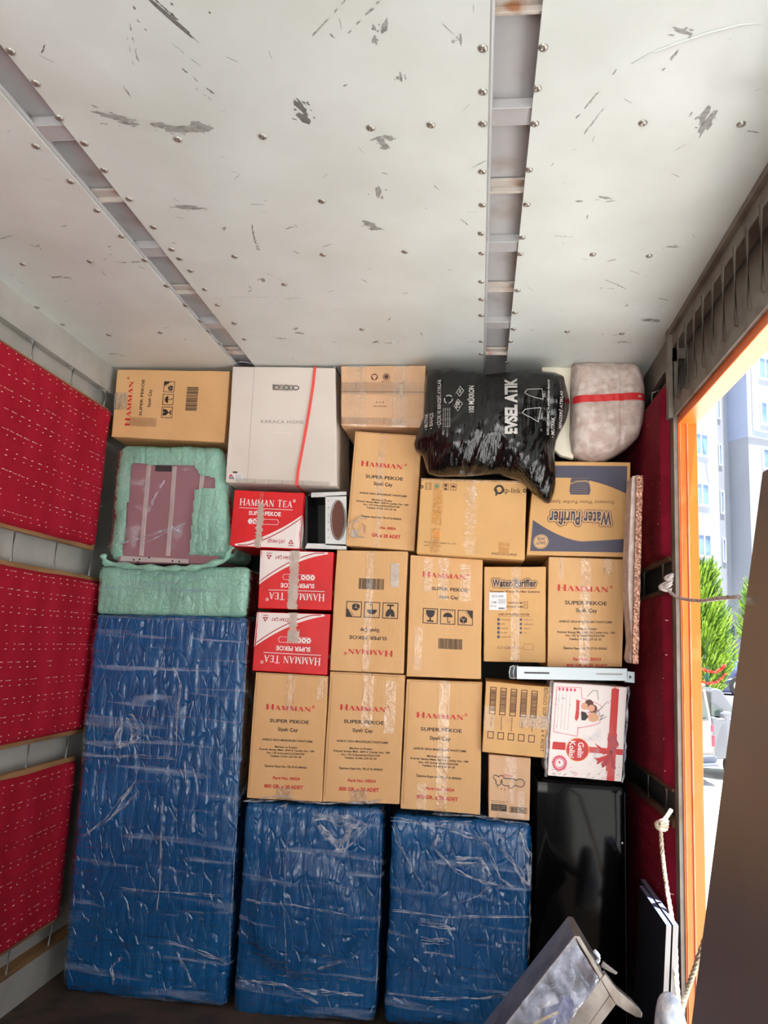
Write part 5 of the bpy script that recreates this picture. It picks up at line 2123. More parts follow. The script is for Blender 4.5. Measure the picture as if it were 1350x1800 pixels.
def bagwr(P_, r):
    e = min(1, (1 - r) * 6 + .25)
    low = 1 / (1 + math.exp((P_.z - (ztop + .14)) * 26))
    low = .10 + .90 * low
    x = P_.x - (P_.z - ztop) * .35
    f = abs(noise.noise(Vector((x * 22, 1.3, P_.z * 3.2))))
    g = abs(noise.noise(Vector((x * 55, 4.1, P_.z * 7))))
    return e * (.022 * noise.noise(Vector((P_.x * 6, 2.2, P_.z * 5))) - low * (.026 * f + .007 * g) + .010 + .004 * noise.noise(Vector((P_.x * 30, 9, P_.z * 30))))


def bagback(x, z):
    if z < ztop + .03 or x < at(752, 750, y=3.11).x:
        return .015
    return .30


bagp = Puff(BO, 3.11, .12, bagback, p=2.6, q=2.0, wr=bagwr, centre=(865, 750))
root = empty('bin_bag', Vector((bagp.c.x, 3.2, ztop)))
tag(root, 'large black plastic bin bag with pale lettering, lying on the wide flat brown carton', 'bag')
mb = MB()
bagp.mesh(mb, 'bag', nr=70, nt=260)
x0, x1, y0_, y1_ = 730, 1000, 640, 900


def bagfn(u, v, h):
    p = at(x0 + (x1 - x0) * u, y0_ + (y1_ - y0_) * v, y=3.11)
    return bagp.front(p.x, p.z, h)


w0 = at(x0, y0_, y=3.11)
w1 = at(x1, y1_, y=3.11)
bp = Print(mb, None, 90, h=.003, fn=bagfn, wh=(w1.x - w0.x, w0.z - w1.z))


def pa(px, py):
    """pixel -> print coordinates of the upward-reading text"""
    u, v = (px - x0) / (x1 - x0), (py - y0_) / (y1_ - y0_)
    return 1 - v, u


def btext(txt, px, py, length, cap, bold=.0, rot=0):
    a, b = pa(px, py)
    bp.text(txt, a, b, w=length / (y1_ - y0_), cap=cap / (x1 - x0), m='bagprint', bold=bold)


btext('EVSEL ATIK', 896, 728, 98, 19, .05)
btext('100 MİKRON', 829, 717, 48, 8.5, .03)
btext('• ÇİÇEK VE BENZERİ ATIKLAR', 774, 722, 86, 6, .02)
btext('• BAHÇE', 760, 750, 30, 6, .02)
btext('• MUTFAK', 751, 749, 32, 6, .02)
btext('KOKU SIZDIRMAZ ve parçalanmaya dayanıklı', 960, 728, 92, 4, .02)
btext('• MUTFAK', 969, 760, 32, 6, .02)
btext('BENZERİ ATIKLAR', 983, 728, 60, 5, .02)
btext('ŞEKİL 1', 949, 742, 12, 3, .01)
btext('ŞEKİL 2', 953, 708, 10, 3, .01)
for k in range(4):
    btext('Bu ürün doğada çözünür torba', 781 + k * 3.6, 748, 34, 2.2, .01)
btext('TSE', 806, 727, 13, 6, .03)
btext('GERİ', 810, 703, 8, 3.5, .02)


def bline(pts, t=.0022, closed=False):
    bp.line([pa(*q) for q in pts], t, 'bagprint', closed)


bline([(806, 717), (814, 725), (806, 738), (800, 729)], .002, True)
bline([(810, 694), (816, 702), (809, 712), (804, 705)], .002, True)
for k in range(3):
    t = k * 2.09
    bline([(790 + 7 * math.cos(t + q * .35), 716 + 7 * math.sin(t + q * .35)) for q in range(5)], .0045)
bline([(919, 707), (924, 701), (934, 700), (949, 699), (951, 716), (936, 714), (926, 711)], .002, True)
bline([(915, 741), (920, 735), (930, 733), (947, 730), (943, 754), (930, 748), (922, 745)], .0024, True)
mb.build('bag_skin', root, smooth=True, fix=False)

# cream foam sheet behind the bag
mb = MB()
fo = [(952, 641), (958, 640), (972, 644), (990, 646), (1006, 644), (1008, 700), (1002, 716), (1008, 740), (1008, 806), (985, 800), (974, 790), (966, 760), (962, 700), (960, 665), (953, 655)]
mb.prism([at(a, b, y=3.19) for a, b in fo], (0, .035, 0), 'foam')
tag(bevel(mb.build('foam_sheet'), .004), 'cream curved foam sheet between the bin bag and the velvet bundle', 'foam')

# velvet bundle
VO = [(1003, 646), (1030, 642), (1070, 642), (1112, 644), (1121, 650), (1127, 665), (1131, 690), (1131, 725), (1127, 750), (1121, 770), (1105, 786), (1085, 799), (1062, 809), (1040, 811), (1018, 806), (1004, 800),
      (1000, 770), (1001, 720), (1001, 680)]


def velwr(P_, r):
    e = min(1, (1 - r) * 8)
    return e * (.012 * noise.noise(Vector((P_.x * 9, 5, P_.z * 9))) + .005 * noise.noise(Vector((P_.x * 40, 5, P_.z * 40))) - .008 * math.exp(-((P_.x - XS) / .006) ** 2))


XS = at(1085, 700, y=3.2).x
vel = Puff(VO, 3.2, .10, .3, p=6, q=2.5, wr=velwr, centre=(1065, 722))
root = empty('velvet_bundle', Vector((vel.c.x, 3.3, at(1040, 811, y=3.2).z)))
tag(root, 'beige crushed velvet bundle tied with one red strap, top right under the ceiling', 'bundle')
mb = MB()
vel.mesh(mb, 'velvet', nr=50, nt=150)
mb.build('velvet_cover', root, smooth=True, fix=False)
mb = MB()
n = 40
vs = []
for i in range(n + 1):
    px = 1001 + 131 * i / n
    for dy in (707, 719):
        b = dy - (5 * i / n) + 2 * math.sin(i / n * 3)
        p = at(px, b, y=3.2)
        q = vel.front(p.x, p.z, .003)
        vs += [q]
mb.add(vs, [(2 * i, 2 * i + 1, 2 * i + 3, 2 * i + 2) for i in range(n)], 'strap')
mb.build('strap', root, fix=False)['label'] = 'flat red strap'

# ------------------------------------------------------------------ right-hand column
# metal bracket
root = empty('slotted_bracket', at(1005, 1200, y=3.12))
tag(root, 'pale zinc slotted rail lying across the gift box and barcode carton', 'bracket')
mb = MB()
Hk = Hull([(908, 1171), (1103, 1175), (1103, 1197), (908, 1194)], .03, 3.10, .002)
Hk.mesh(mb, 'zinc', .1)
kp = Print(mb, Hk, 0, h=.001)
kp.rect(.07, .42, .30, .55, 'black', 3)
kp.rect(.72, .42, .955, .55, 'boardedge', 3)
mb.build('rail', root)
mb = MB()
Hk2 = Hull([(1098, 1179), (1116, 1181), (1116, 1201), (1098, 1199)], .03, 3.115, .002)
Hk2.mesh(mb, 'zinc', .1)
kp = Print(mb, Hk2, 0, h=.001)
kp.poly([(.45, .3), (.7, .5), (.45, .7)], 'black')
mb.build('end_plate', root)
mb = MB()
for a in (896, 903):
    ps = [at(x_, y_, y=3.11) for x_, y_ in ((a + 8, 1170), (a + 1, 1172), (a - 1, 1182), (a, 1191), (a + 8, 1193))]
    mb.tube(ps, .003, 'zinc', 8)
mb.prism([at(a, b, y=3.12) for a, b in ((896, 1173), (908, 1172), (908, 1192), (897, 1191))], (0, .02, 0), 'black')
mb.build('rail_loop', root)

# slim slab with a glittering edge
root = empty('slim_cushion_slab', at(1112, 1165, y=3.0))
tag(root, 'slim upright beige slab with a copper glittering edge, wedged against the right-hand red wall pads', 'panel')
mb = MB()
sl = []
lf = [(1108, 838), (1106, 870), (1104, 920), (1101, 980), (1101, 1040), (1104, 1090), (1107, 1130), (1103, 1158), (1107, 1165)]
rt = [(1124, 836), (1123, 870), (1122, 920), (1120, 980), (1119, 1040), (1118, 1090), (1117, 1130), (1117, 1158), (1117, 1167)]
vs = []
for (a, b), (c_, d_) in zip(lf, rt):
    for y_ in (2.985, 3.10):
        p = at(a, b, y=3.0)
        q = at(c_, d_, y=3.0)
        vs += [Vector((p.x + .004, y_, p.z)), Vector((q.x, y_, q.z))]
fs = []
for i in range(len(lf) - 1):
    a = 4 * i
    fs += [(a, a + 4, a + 5, a + 1), (a + 2, a + 3, a + 7, a + 6), (a, a + 2, a + 6, a + 4), (a + 1, a + 5, a + 7, a + 3)]
fs += [(0, 1, 3, 2), (4 * len(lf) - 4, 4 * len(lf) - 2, 4 * len(lf) - 1, 4 * len(lf) - 3)]
mb.add(vs, fs, 'velvet')
bevel(mb.build('slab_cover', root, smooth=False), .004)
mb = MB()
Hf = Hull([(1119, 838), (1131, 834), (1123, 1168), (1111, 1166)], .015, 2.965, .003, lambda p: .003 * noise.noise(Vector((p.x * 60, 1, p.z * 40))))
Hf.mesh(mb, 'foil', .012)
mb.build('glitter_trim', root, fix=False)['label'] = 'copper coloured glitter trim'

# black cabinet under the gift box
Hk = Hull([(943, 1372), (1103, 1383), (1106, 1816), (938, 1812)], .42, 3.2, .006, lambda p: .0008 * noise.noise(Vector((p.x * 5, 0, p.z * 4))))
root = empty('black_cabinet', Hk.base())
root.location.z = 0
tag(root, 'tall glossy black cabinet standing on the floor under the white gift box', 'cabinet')
mb = MB()
Hk.mesh(mb, 'fridge', .04)
mb.build('cabinet_body', root, smooth=True, fix=False)
mb = MB()
p = at(1094, 1482, y=3.197)
mb.dome(p, (0, -1, 0), .004, 'chrome', 10)
mb.build('door_button', root)
mb = MB()
kp = Print(mb, Hk, 0, h=.001)
kp.line([(.97, .0), (.975, 1)], .002, 'darkslot')
mb.build('door_seam', root, fix=False)

# two charcoal boards leaning on the right wall
for k, (a0, a1, b0, b1, far) in enumerate(((1171, 1180, 1152, 1161, 3.02), (1183, 1192.5, 1166, 1175.5, 3.10))):
    yn = 2.62
    t0, t1_ = at(a0, 1627, y=yn), at(a1, 1629, y=yn)
    zt = t0.z
    f0, f1 = at(b0, 1885, y=yn), at(b1, 1885, y=yn)
    mb = MB()
    c8 = [Vector((t0.x, yn, zt)), Vector((t1_.x, yn, zt)), Vector((f1.x, yn, 0)), Vector((f0.x, yn, 0)),
          Vector((t0.x, far, zt)), Vector((t1_.x, far, zt)), Vector((f1.x, far, 0)), Vector((f0.x, far, 0))]
    root = empty('leaning_board', (f0.x, 2.8, 0))
    tag(root, ('charcoal board with pale grey edge, inner of the two leaning by the orange post',
               'charcoal board with a pale grey edge, outer of the two, nearest the orange post')[k], 'board', 'charcoal boards leaning on the right wall')
    mb.hexa(c8, 'board')
    mb.build('board_core', root)
    mb = MB()
    mb.hexa([c8[0] + Vector((0, -.002, 0)), c8[1] + Vector((0, -.002, 0)), c8[2] + Vector((0, -.002, 0)), c8[3] + Vector((0, -.002, 0)), c8[0], c8[1], c8[2], c8[3]], 'boardedge')
    mb.build('front_edging', root)['label'] = 'pale grey edging strip'
    mb = MB()
    up = Vector((0, 0, .002))
    mb.hexa([c8[0] + up, c8[1] + up, c8[1], c8[0], c8[4] + up, c8[5] + up, c8[5], c8[4]], 'bluegrey')
    mb.build('top_edging', root)['label'] = 'blue grey edging strip'

# tilted metal unit wrapped in clear film
yF = 2.50
root = empty('metal_unit', Vector((at(960, 1900, y=yF).x, 2.6, 0)))
tag(root, 'tilted silver metal unit in clear film holding small objects, bottom right', 'appliance')


def pr_(px, y, dep, m, name, label=None):
    mb = MB()
    mb.prism([at(a, b, y=y) for a, b in px], (0, dep, 0), m)
    o = mb.build(name, root)
    bevel(o, .0015)
    if label:
        o['label'] = label
    return o


pr_([(1010, 1645), (1060, 1724), (925, 1908), (803, 1908)], yF + .17, .006, 'alu', 'back_panel')
pr_([(1010, 1645), (1014, 1648), (812, 1905), (806, 1905)], yF, .17, 'alu', 'long_side')
pr_([(1010, 1645), (1019, 1646), (1064, 1722), (1056, 1724)], yF, .17, 'alu', 'end_wall')
pr_([(1056, 1721), (1081, 1765), (972, 1906), (920, 1906)], yF, .02, 'alu', 'front_strip', 'bright brushed strip')
pr_([(1072, 1750), (1083, 1766), (975, 1906), (962, 1906)], yF - .003, .17, 'alu', 'lower_side')
pr_([(1056, 1721), (1064, 1712), (1084, 1738), (1112, 1762), (1129, 1781), (1128, 1789), (1118, 1788), (1098, 1777), (1081, 1765)], yF - .004, .03, 'alu', 'flange')
pr_([(1025, 1675), (1056, 1722), (1040, 1740), (1013, 1693)], yF + .12, .006, 'brownin', 'inner_panel', 'dark brown inner panel')
pr_([(1060, 1690), (1086, 1710), (1082, 1714), (1056, 1700)], yF + .1, .01, 'alu', 'small_plate')
mb = MB()
mb.tube([at(1044 + 9 * math.sin(t / 8 * math.pi), 1671 + 26 * t / 8, y=yF + .08) for t in range(9)], .006, 'lace', 8)
mb.build('wire_loop', root, smooth=True)
HF = Hull([(1008, 1648), (1056, 1723), (922, 1904), (806, 1904)], .02, yF - .008, .004, lambda p: .006 * noise.noise(Vector((p.x * 25, 3, p.z * 12))) + .004 * noise.noise(Vector((p.x * 60, 3, p.z * 30))))
mb = MB()
nu_, nv_ = 26, 50
vs = [HF.P(i / nu_, j / nv_, 0, 0) for j in range(nv_ + 1) for i in range(nu_ + 1)]
mb.add(vs, [(j * (nu_ + 1) + i, j * (nu_ + 1) + i + 1, (j + 1) * (nu_ + 1) + i + 1, (j + 1) * (nu_ + 1) + i) for j in range(nv_) for i in range(nu_)], 'filmhazy')
mb.build('clear_film', root, fix=False, smooth=True)
film_folds_glints(HF, root, [([(1000, 1690), (1010, 1715), (1000, 1740)], .004), ([(960, 1738), (990, 1722), (1003, 1700)], .003), ([(925, 1780), (930, 1768), (950, 1745)], .003), ([(1020, 1712), (1035, 1735)], .003)], yF - .008)
# things inside it
mb = MB()
a, b = at(948, 1766, y=2.56), at(978, 1753, y=2.54)
mb.tube([a, a.lerp(b, .5), b], [.012, .014, .016], 'label', 14)
mb.cyl(a + Vector((-.004, 0, -.03)), a + Vector((0, 0, .004)), .009, 'label', 10)
tag(mb.build('plastic_cup', smooth=True), 'small white plastic tube lying behind the clear film of the metal unit', 'tube')
pf = Puff([(958, 1770), (975, 1755), (1000, 1748), (1022, 1760), (1020, 1785), (1005, 1815), (970, 1820), (955, 1800)], 2.60, .035, .03, wr=lambda P_, r: .008 * noise.noise(P_ * 30))
mb = MB()
pf.mesh(mb, 'bluepl', 20, 50)
tag(mb.build('blue_cloth', smooth=True, fix=False), 'crumpled blue cloth behind the clear film of the metal unit', 'cloth')
for cx_, cy_ in ((1008, 1749), (1014, 1759)):
    mb = MB()
    p = at(cx_, cy_, y=2.545)
    mb.cyl(p, p + Vector((.001, .004, .0)), .010, 'label', 16)
    o = tag(mb.build('white_disc'), ('round white disc beside the blue cloth, upper of two', 'round white disc beside the blue cloth, lower of two')[cy_ > 1755], 'disc', 'white discs behind the film')
    bevel(o, .001)
mb = MB()
mb.tube([at(938, 1800, y=2.53), at(981, 1779, y=2.53)], .0045, 'yellow', 6)
tag(mb.build('yellow_stick'), 'thin yellow stick behind the clear film, below the blue cloth', 'stick')

# pale netting bag at the lower right
pf = Puff([(1157, 1762), (1164, 1749), (1174, 1744), (1188, 1750), (1196, 1762), (1202, 1785), (1210, 1810), (1220, 1870), (1218, 1945), (1180, 1962), (1145, 1950), (1146, 1880), (1152, 1810), (1154, 1785)],
          2.38, .07, .07, p=3, wr=lambda P_, r: .010 * noise.noise(P_ * 18) + .004 * noise.noise(P_ * 60), centre=(1180, 1850))
mb = MB()
pf.mesh(mb, 'lace', 40, 90)
root = mb.build('netting_bag', smooth=True, fix=False)
tag(root, 'pale blue and white netting bag standing at the foot of the orange post', 'bag')


# ------------------------------------------------------------------ ropes
def rope(name, pts, r, m, label, cat, knots=()):
    P_ = []
    k = len(pts)
    for i in range(k - 1):
        p0 = pts[max(i - 1, 0)]
        p1, p2 = pts[i], pts[i + 1]
        p3 = pts[min(i + 2, k - 1)]
        for t in range(8):
            t /= 8
            P_.append(.5 * ((2 * p1) + (p2 - p0) * t + (2 * p0 - 5 * p1 + 4 * p2 - p3) * t * t + (3 * p1 - p0 - 3 * p2 + p3) * t ** 3))
    P_.append(pts[-1])
    mb = MB()
    # three twisted strands
    for s_ in range(3):
        path = []
        for i, p in enumerate(P_):
            t = (P_[min(i + 1, len(P_) - 1)] - P_[max(i - 1, 0)]).normalized()
            u = t.orthogonal().normalized()
            w = t.cross(u)
            q = i * 1.1 + s_ * 2.094
            path.append(p + (u * math.cos(q) + w * math.sin(q)) * r * .42)
        mb.tube(path, r * .62, m, 6)
    root = mb.build(name, smooth=True)
    tag(root, label, cat)
    for kc, kr in knots:
        kb = MB()
        for s_ in range(3):
            pts_ = [kc + Vector((math.cos(q / 10 * 2 * math.pi + s_) * kr, math.sin(q / 10 * 2 * math.pi) * kr * .7, (math.sin(q / 10 * 2 * math.pi + s_ * 2) * .6 + (s_ - 1) * .35) * kr)) for q in range(11)]
            kb.tube(pts_, r * .9, m, 7)
        kb.build('knot', root, smooth=True, origin=root.location)
    return root


rope('jute_rope', [at(1180, 1424, y=2.80), at(1172, 1436, y=2.79), at(1163, 1450, y=2.78), at(1162, 1470, y=2.78), at(1166, 1515, y=2.77), at(1172, 1560, y=2.76), at(1180, 1607, y=2.72),
                   at(1187, 1660, y=2.68), at(1189, 1720, y=2.6), at(1194, 1780, y=2.55), at(1190, 1850, y=2.5)], .0075, 'rope',
     'knotted jute rope hanging on the right wall in front of the lowest red pad', 'rope', [(at(1163, 1449, y=2.775), .016)])
rope('jute_rope', [at(1196, 1790, y=2.5), at(1205, 1752, y=2.4), at(1214, 1724, y=2.25), at(1226, 1690, y=2.1), at(1243, 1640, y=1.92)], .0075, 'rope',
     'slack jute rope running up past the orange post to the leaning brown board', 'rope')
rope('grey_cord', [at(1168, 1025, y=2.82), at(1174, 1036, y=2.80), at(1186, 1047, y=2.74), at(1203, 1053, y=2.6), at(1232, 1056, y=2.3), at(1262, 1052, y=2.05), at(1299, 1049, y=1.84)], .006, 'cord',
     'grey cord stretched from the right wall across the opening to the brown board', 'cord', [(at(1170, 1030, y=2.81), .018), (at(1176, 1015, y=2.81), .012)])

# ------------------------------------------------------------------ big board leaning in the doorway
mb = MB()
yn, yf = .62, 1.85
tp_, bt = Vector((.649, 0, 1.88)), Vector((.366, 0, 0))
th = Vector((.018, 0, .003))
mb.hexa([Vector((tp_.x, yn, tp_.z)), Vector((tp_.x, yn, tp_.z)) + th, Vector((bt.x, yn, 0)) + Vector((.018, 0, 0)), Vector((bt.x, yn, 0)),
         Vector((tp_.x, yf, tp_.z)), Vector((tp_.x, yf, tp_.z)) + th, Vector((bt.x, yf, 0)) + Vector((.018, 0, 0)), Vector((bt.x, yf, 0))], 'panelfg')
tag(bevel(mb.build('furniture_board'), .002), 'large smooth brown grey board leaning in the side opening, nearest the camera', 'board')

# ================================================================== outside
GZ = CH - 2.6
mb = MB()
mb.box((-60, -40, GZ - .2), (90, 110, GZ), 'ground')
struct(mb.build('ground', origin=(10, 20, GZ - .2)))
TZ = CH - 1.05
mb = MB()
mb.box((2, 25.2, GZ), (60, 36, TZ), 'b_pale')
struct(mb.build('terrace', origin=(20, 28, GZ)))

e = Vector((.879, .477, 0)).normalized()
bk = Vector((-.477, .879, 0)).normalized()
O = at(1313, 700, y=40)


def zpx(px, py, p0):
    return at_plane(px, py, p0, -bk).z


def foot(p, q, z0, z1, depth, m, mb):
    """vertical block: front from p to q, going back"""
    a = Vector((p.x, p.y, 0))
    b = Vector((q.x, q.y, 0))
    d = bk * depth
    mb.hexa([a + Vector((0, 0, z1)), b + Vector((0, 0, z1)), b + Vector((0, 0, z0)), a + Vector((0, 0, z0)),
             a + d + Vector((0, 0, z1)), b + d + Vector((0, 0, z1)), b + d + Vector((0, 0, z0)), a + d + Vector((0, 0, z0))], m)


BLD = empty('apartment_building', Vector((O.x, O.y, GZ)))
tag(BLD, 'pale apartment block with blue grey bands and white framed windows, seen through the side opening', 'building')
OB = O + bk * 1.3
zt_ = 30
zA = zpx(1313, 767, O)
mb = MB()
foot(O, O + e * 14, GZ, zA, 10, 'b_pale', mb)
mb.build('right_wing_base', BLD)
mb = MB()
foot(O - e * .06 - bk * .06, O + e * 14, zA, zt_, 10, 'b_blue', mb)
mb.build('right_wing', BLD)['label'] = 'blue grey upper right wing'
mb = MB()
P1 = O - bk * .10
a = at_plane(1322, 700, P1, -bk)
foot(a, a + e * 12, zpx(1322, 756, P1), zt_, .1, 'b_white', mb)
mb.build('white_facade_field', BLD)
mb = MB()
foot(OB - e * 9, OB + e * 2, GZ, zt_, 6, 'b_pale', mb)
mb.build('recessed_wall', BLD)
PA = OB - bk * .9
ra = at_plane(1262, 800, PA, -bk)
za = zpx(1250, 1021, PA)
mb = MB()
foot(ra - e * 9, ra, za, zt_, .9, 'b_blue', mb)
mb.build('left_wing', BLD)['label'] = 'blue grey projecting left wing'
PB = PA - bk * .05
rb_ = at_plane(1250, 800, PB, -bk)
mb = MB()
foot(rb_ - e * 9, rb_, zpx(1240, 1003, PB), zt_, .05, 'b_white', mb)
mb.build('white_facade_field', BLD)
mb = MB()
PD = OB - bk * .08
foot(at_plane(1262, 1130, PD, -bk), at_plane(1262, 1130, PD, -bk) + e * 5, GZ, zpx(1280, 1100, PD), .1, 'b_dark', mb)
mb.build('slate_base', BLD)['label'] = 'slate blue base storey'


def window(P0, q, mull=(.5,), frame=.10, open_=False):
    """q: four pixels TL TR BR BL on the facade plane through P0"""
    tl, tr = at_plane(q[0], q[1], P0, -bk), at_plane(q[2], q[1], P0, -bk)
    wdt = (tr - tl).length
    zt, zb = tl.z, at_plane(q[0], q[3], P0, -bk).z
    f_ = MB()
    out = -bk * .05

    def bar(a0, a1, z0, z1, m, mb_, dep=.08, o=out):
        p = tl + e * a0
        r = tl + e * a1
        foot(Vector((p.x, p.y, 0)) + o, Vector((r.x, r.y, 0)) + o, z0, z1, dep, m, mb_)
    bar(0, frame, zb, zt, 'b_frame', f_)
    bar(wdt - frame, wdt, zb, zt, 'b_frame', f_)
    bar(frame, wdt - frame, zt - frame, zt, 'b_frame', f_)
    bar(frame, wdt - frame, zb, zb + frame, 'b_frame', f_)
    for m_ in mull:
        bar(wdt * m_ - frame * .4, wdt * m_ + frame * .4, zb + frame, zt - frame, 'b_frame', f_)
    w = f_.build('window', BLD)
    g_ = MB()
    bar(frame, wdt - frame, zb + frame, zt - frame, 'b_glass', g_, .03, -bk * .02)
    g = g_.build('pane', w, origin=BLD.location)
    g.location = (0, 0, 0)
    if open_:
        s_ = MB()
        pts = [tl + e * (wdt * .55), tl + e * (wdt - frame), ]
        p0 = tl + e * (wdt * .52) - bk * .06
        p1 = tl + e * (wdt * .90) - bk * .25
        for p, q_ in ((Vector((p0.x, p0.y, zt - .1)), Vector((p1.x, p1.y, zt - .15))), (Vector((p1.x, p1.y, zt - .15)), Vector((p1.x, p1.y, zb + .15)) + e * .12)):
            s_.tube([p, q_], .04, 'b_frame', 6)
        s_.build('open_sash', w, origin=BLD.location)


window(PB, (1213, 664, 1239, 716))
window(PB, (1218, 758, 1244, 800), open_=True)
window(PB, (1220, 846, 1246, 888))
window(PB, (1224, 936, 1250, 978))
window(PB, (1212, 572, 1237, 620))
PW = P1
for q in ((1331, 548, 1366, 586), (1331, 625, 1368, 665), (1335, 704, 1370, 745)):
    window(PW, q, mull=(.33, .66))
window(O - bk * .02, (1339, 786, 1372, 824), mull=(.33, .66))
for q in ((1259, 698, 1265, 736), (1262, 780, 1268, 818), (1265, 862, 1272, 903), (1269, 946, 1275, 988)):
    window(OB, q, mull=(), frame=.07)


# ---- conifers
def conifer(px, Y, top_py, rad, GZ, n, label, seed, mats=('leaf', 'leafd')):
    r_ = random.Random(seed)
    c = at(px, 1160, y=Y)
    zt = at(px, top_py, y=Y).z
    root = empty('conifer_tree', Vector((c.x, c.y, GZ)))
    tag(root, label, 'tree', 'conifers in front of the apartment block')
    tb = MB()
    tb.tube([(c.x, c.y, GZ), (c.x, c.y, GZ + 1.2), (c.x + .05, c.y, zt - .4)], [.13, .10, .02], 'bark', 8)
    tb.build('trunk', root, smooth=True)
    mb = MB()
    for k in range(n):
        t = r_.random() ** .9
        z = GZ + 1.5 + (zt - GZ - 1.8) * t
        R_ = rad * (1 - .62 * t ** 1.6) * min(1, .55 + t * 2.2) * (.55 + .45 * r_.random() ** .5) * (.75 + .25 * min(1, t * 4))
        th = r_.random() * 2 * math.pi
        base = Vector((c.x + math.cos(th) * R_ * .55, c.y + math.sin(th) * R_ * .55, z - .15))
        dirv = Vector((math.cos(th) * .75, math.sin(th) * .75, .75 + .6 * t)).normalized()
        L = r_.uniform(.45, .85) * (1 - .2 * t)
        m = mats[0] if r_.random() < .7 else mats[1]
        u = dirv.orthogonal().normalized()
        w = dirv.cross(u)
        for j in range(16):
            s_ = j / 16
            p = base + dirv * L * s_
            q = r_.random() * 2 * math.pi
            side = (u * math.cos(q) + w * math.sin(q))
            tip = p + dirv * r_.uniform(.10, .2) + side * r_.uniform(.03, .11) * (1.15 - s_)
            wd = side.cross(dirv).normalized() * r_.uniform(.010, .022)
            mid = p.lerp(tip, .55)
            mb.add([p, mid + wd, tip, mid - wd], [(0, 1, 2, 3)], m)
    mb.build('foliage', root, fix=False)
    return root


conifer(1222, 23.6, 985, 1.42, GZ, 2000, 'bright yellow green conifer rising beside the orange post, behind the white van', 5)
conifer(1342, 31.5, 1020, 1.2, TZ, 700, 'second conifer, mostly hidden behind the edge of the brown board', 6)


# ---- cars
def wheel(c, r, w, parent):
    mb = MB()
    mb.cyl(c, c + Vector(w), r, 'tyre', 24)
    mb.cyl(c - Vector(w) * .06, c + Vector(w) * .5, r * .6, 'chrome', 20)
    return bevel(mb.build('wheel', parent), .02)


VY = 17.9
root = empty('white_van', Vector((at(1200, 1340, y=VY).x, VY + 2, GZ)))
tag(root, 'cream white van seen from behind, parked just right of the orange post', 'van')
mb = MB()
sec = [(1128, 1212), (1140, 1207), (1232, 1205), (1241, 1212), (1250, 1258), (1256, 1300), (1257, 1334), (1128, 1342)]
ps = [at(a, b, y=VY) for a, b in sec]
mb.prism(ps, (0, 3.6, 0), 'van')
bevel(mb.build('van_body', root), .05)
mb = MB()
mb.prism([at(a, b, y=VY - .1) for a, b in ((1150, 1200), (1238, 1201), (1240, 1206), (1150, 1207))], (0, 2.5, 0), 'van')
mb.build('roof_spoiler', root)
mb = MB()
mb.prism([at(a, b, y=VY - .02) for a, b in ((1145, 1217), (1236, 1216), (1246, 1266), (1145, 1273))], (0, .03, 0), 'carglass')
mb.build('rear_window', root)
mb = MB()
mb.tube([at(1218, 1268, y=VY - .04), at(1241, 1262, y=VY - .04)], .012, 'black', 6)
mb.build('wiper', root)
mb = MB()
mb.prism([at(a, b, y=VY - .03) for a, b in ((1190, 1294), (1228, 1292), (1229, 1307), (1190, 1309))], (0, .03, 0), 'label')
hp = Hull([(1190, 1294), (1228, 1292), (1229, 1307), (1190, 1309)], .02, VY - .035, .002)
pp_ = Print(mb, hp, 0, h=.004)
pp_.text('34 AB 712', .5, .5, w=.9, cap=.6, m='p_blk', bold=.02)
pp_.frame(.0, .0, 1, 1, .03, 'p_blk')
mb.build('number_plate', root)
mb = MB()
mb.prism([at(a, b, y=VY - .03) for a, b in ((1195, 1283), (1232, 1282), (1231, 1288), (1195, 1289))], (0, .03, 0), 'bumper')
mb.build('badge_strip', root)
for q in ((1251, 1275, 1255, 1286), (1253, 1294, 1257, 1312)):
    mb = MB()
    mb.prism([at(a, b, y=VY - .03) for a, b in ((q[0], q[1]), (q[2], q[1]), (q[2], q[3]), (q[0], q[3]))], (0, .1, 0), 'taillight')
    mb.build('tail_light', root)
mb = MB()
mb.prism([at(a, b, y=VY - .15) for a, b in ((1130, 1335), (1255, 1328), (1263, 1332), (1260, 1342), (1130, 1350))], (0, .3, 0), 'bumper')
bevel(mb.build('bumper', root), .03)
mb = MB()
mb.prism([at(a, b, y=VY - .4) for a, b in ((1130, 1350), (1262, 1344), (1266, 1347), (1130, 1354))], (0, .3, 0), 'bumper')
mb.build('step_bar', root)
for a in (1228, 1148):
    p = at(a, 1350, y=VY + .5)
    wheel(Vector((p.x - .1, p.y + .3, GZ + .32)), .32, (.2, 0, 0), root)
    wheel(Vector((p.x - .1, p.y + 2.9, GZ + .32)), .32, (.2, 0, 0), root)

CY = 18.6
off = 0
root = empty('silver_car', Vector((at(1290, 1340, y=CY).x, CY + .9, GZ)))
tag(root, 'silver grey car with a side mirror, between the white van and the brown board', 'car')


def cp(l, y, dep, m, name, b=.03, segs=2):
    mb = MB()
    mb.prism([at(a, c_, y=y) for a, c_ in l], (0, dep, 0), m)
    o = mb.build(name, root)
    return bevel(o, b, segs)


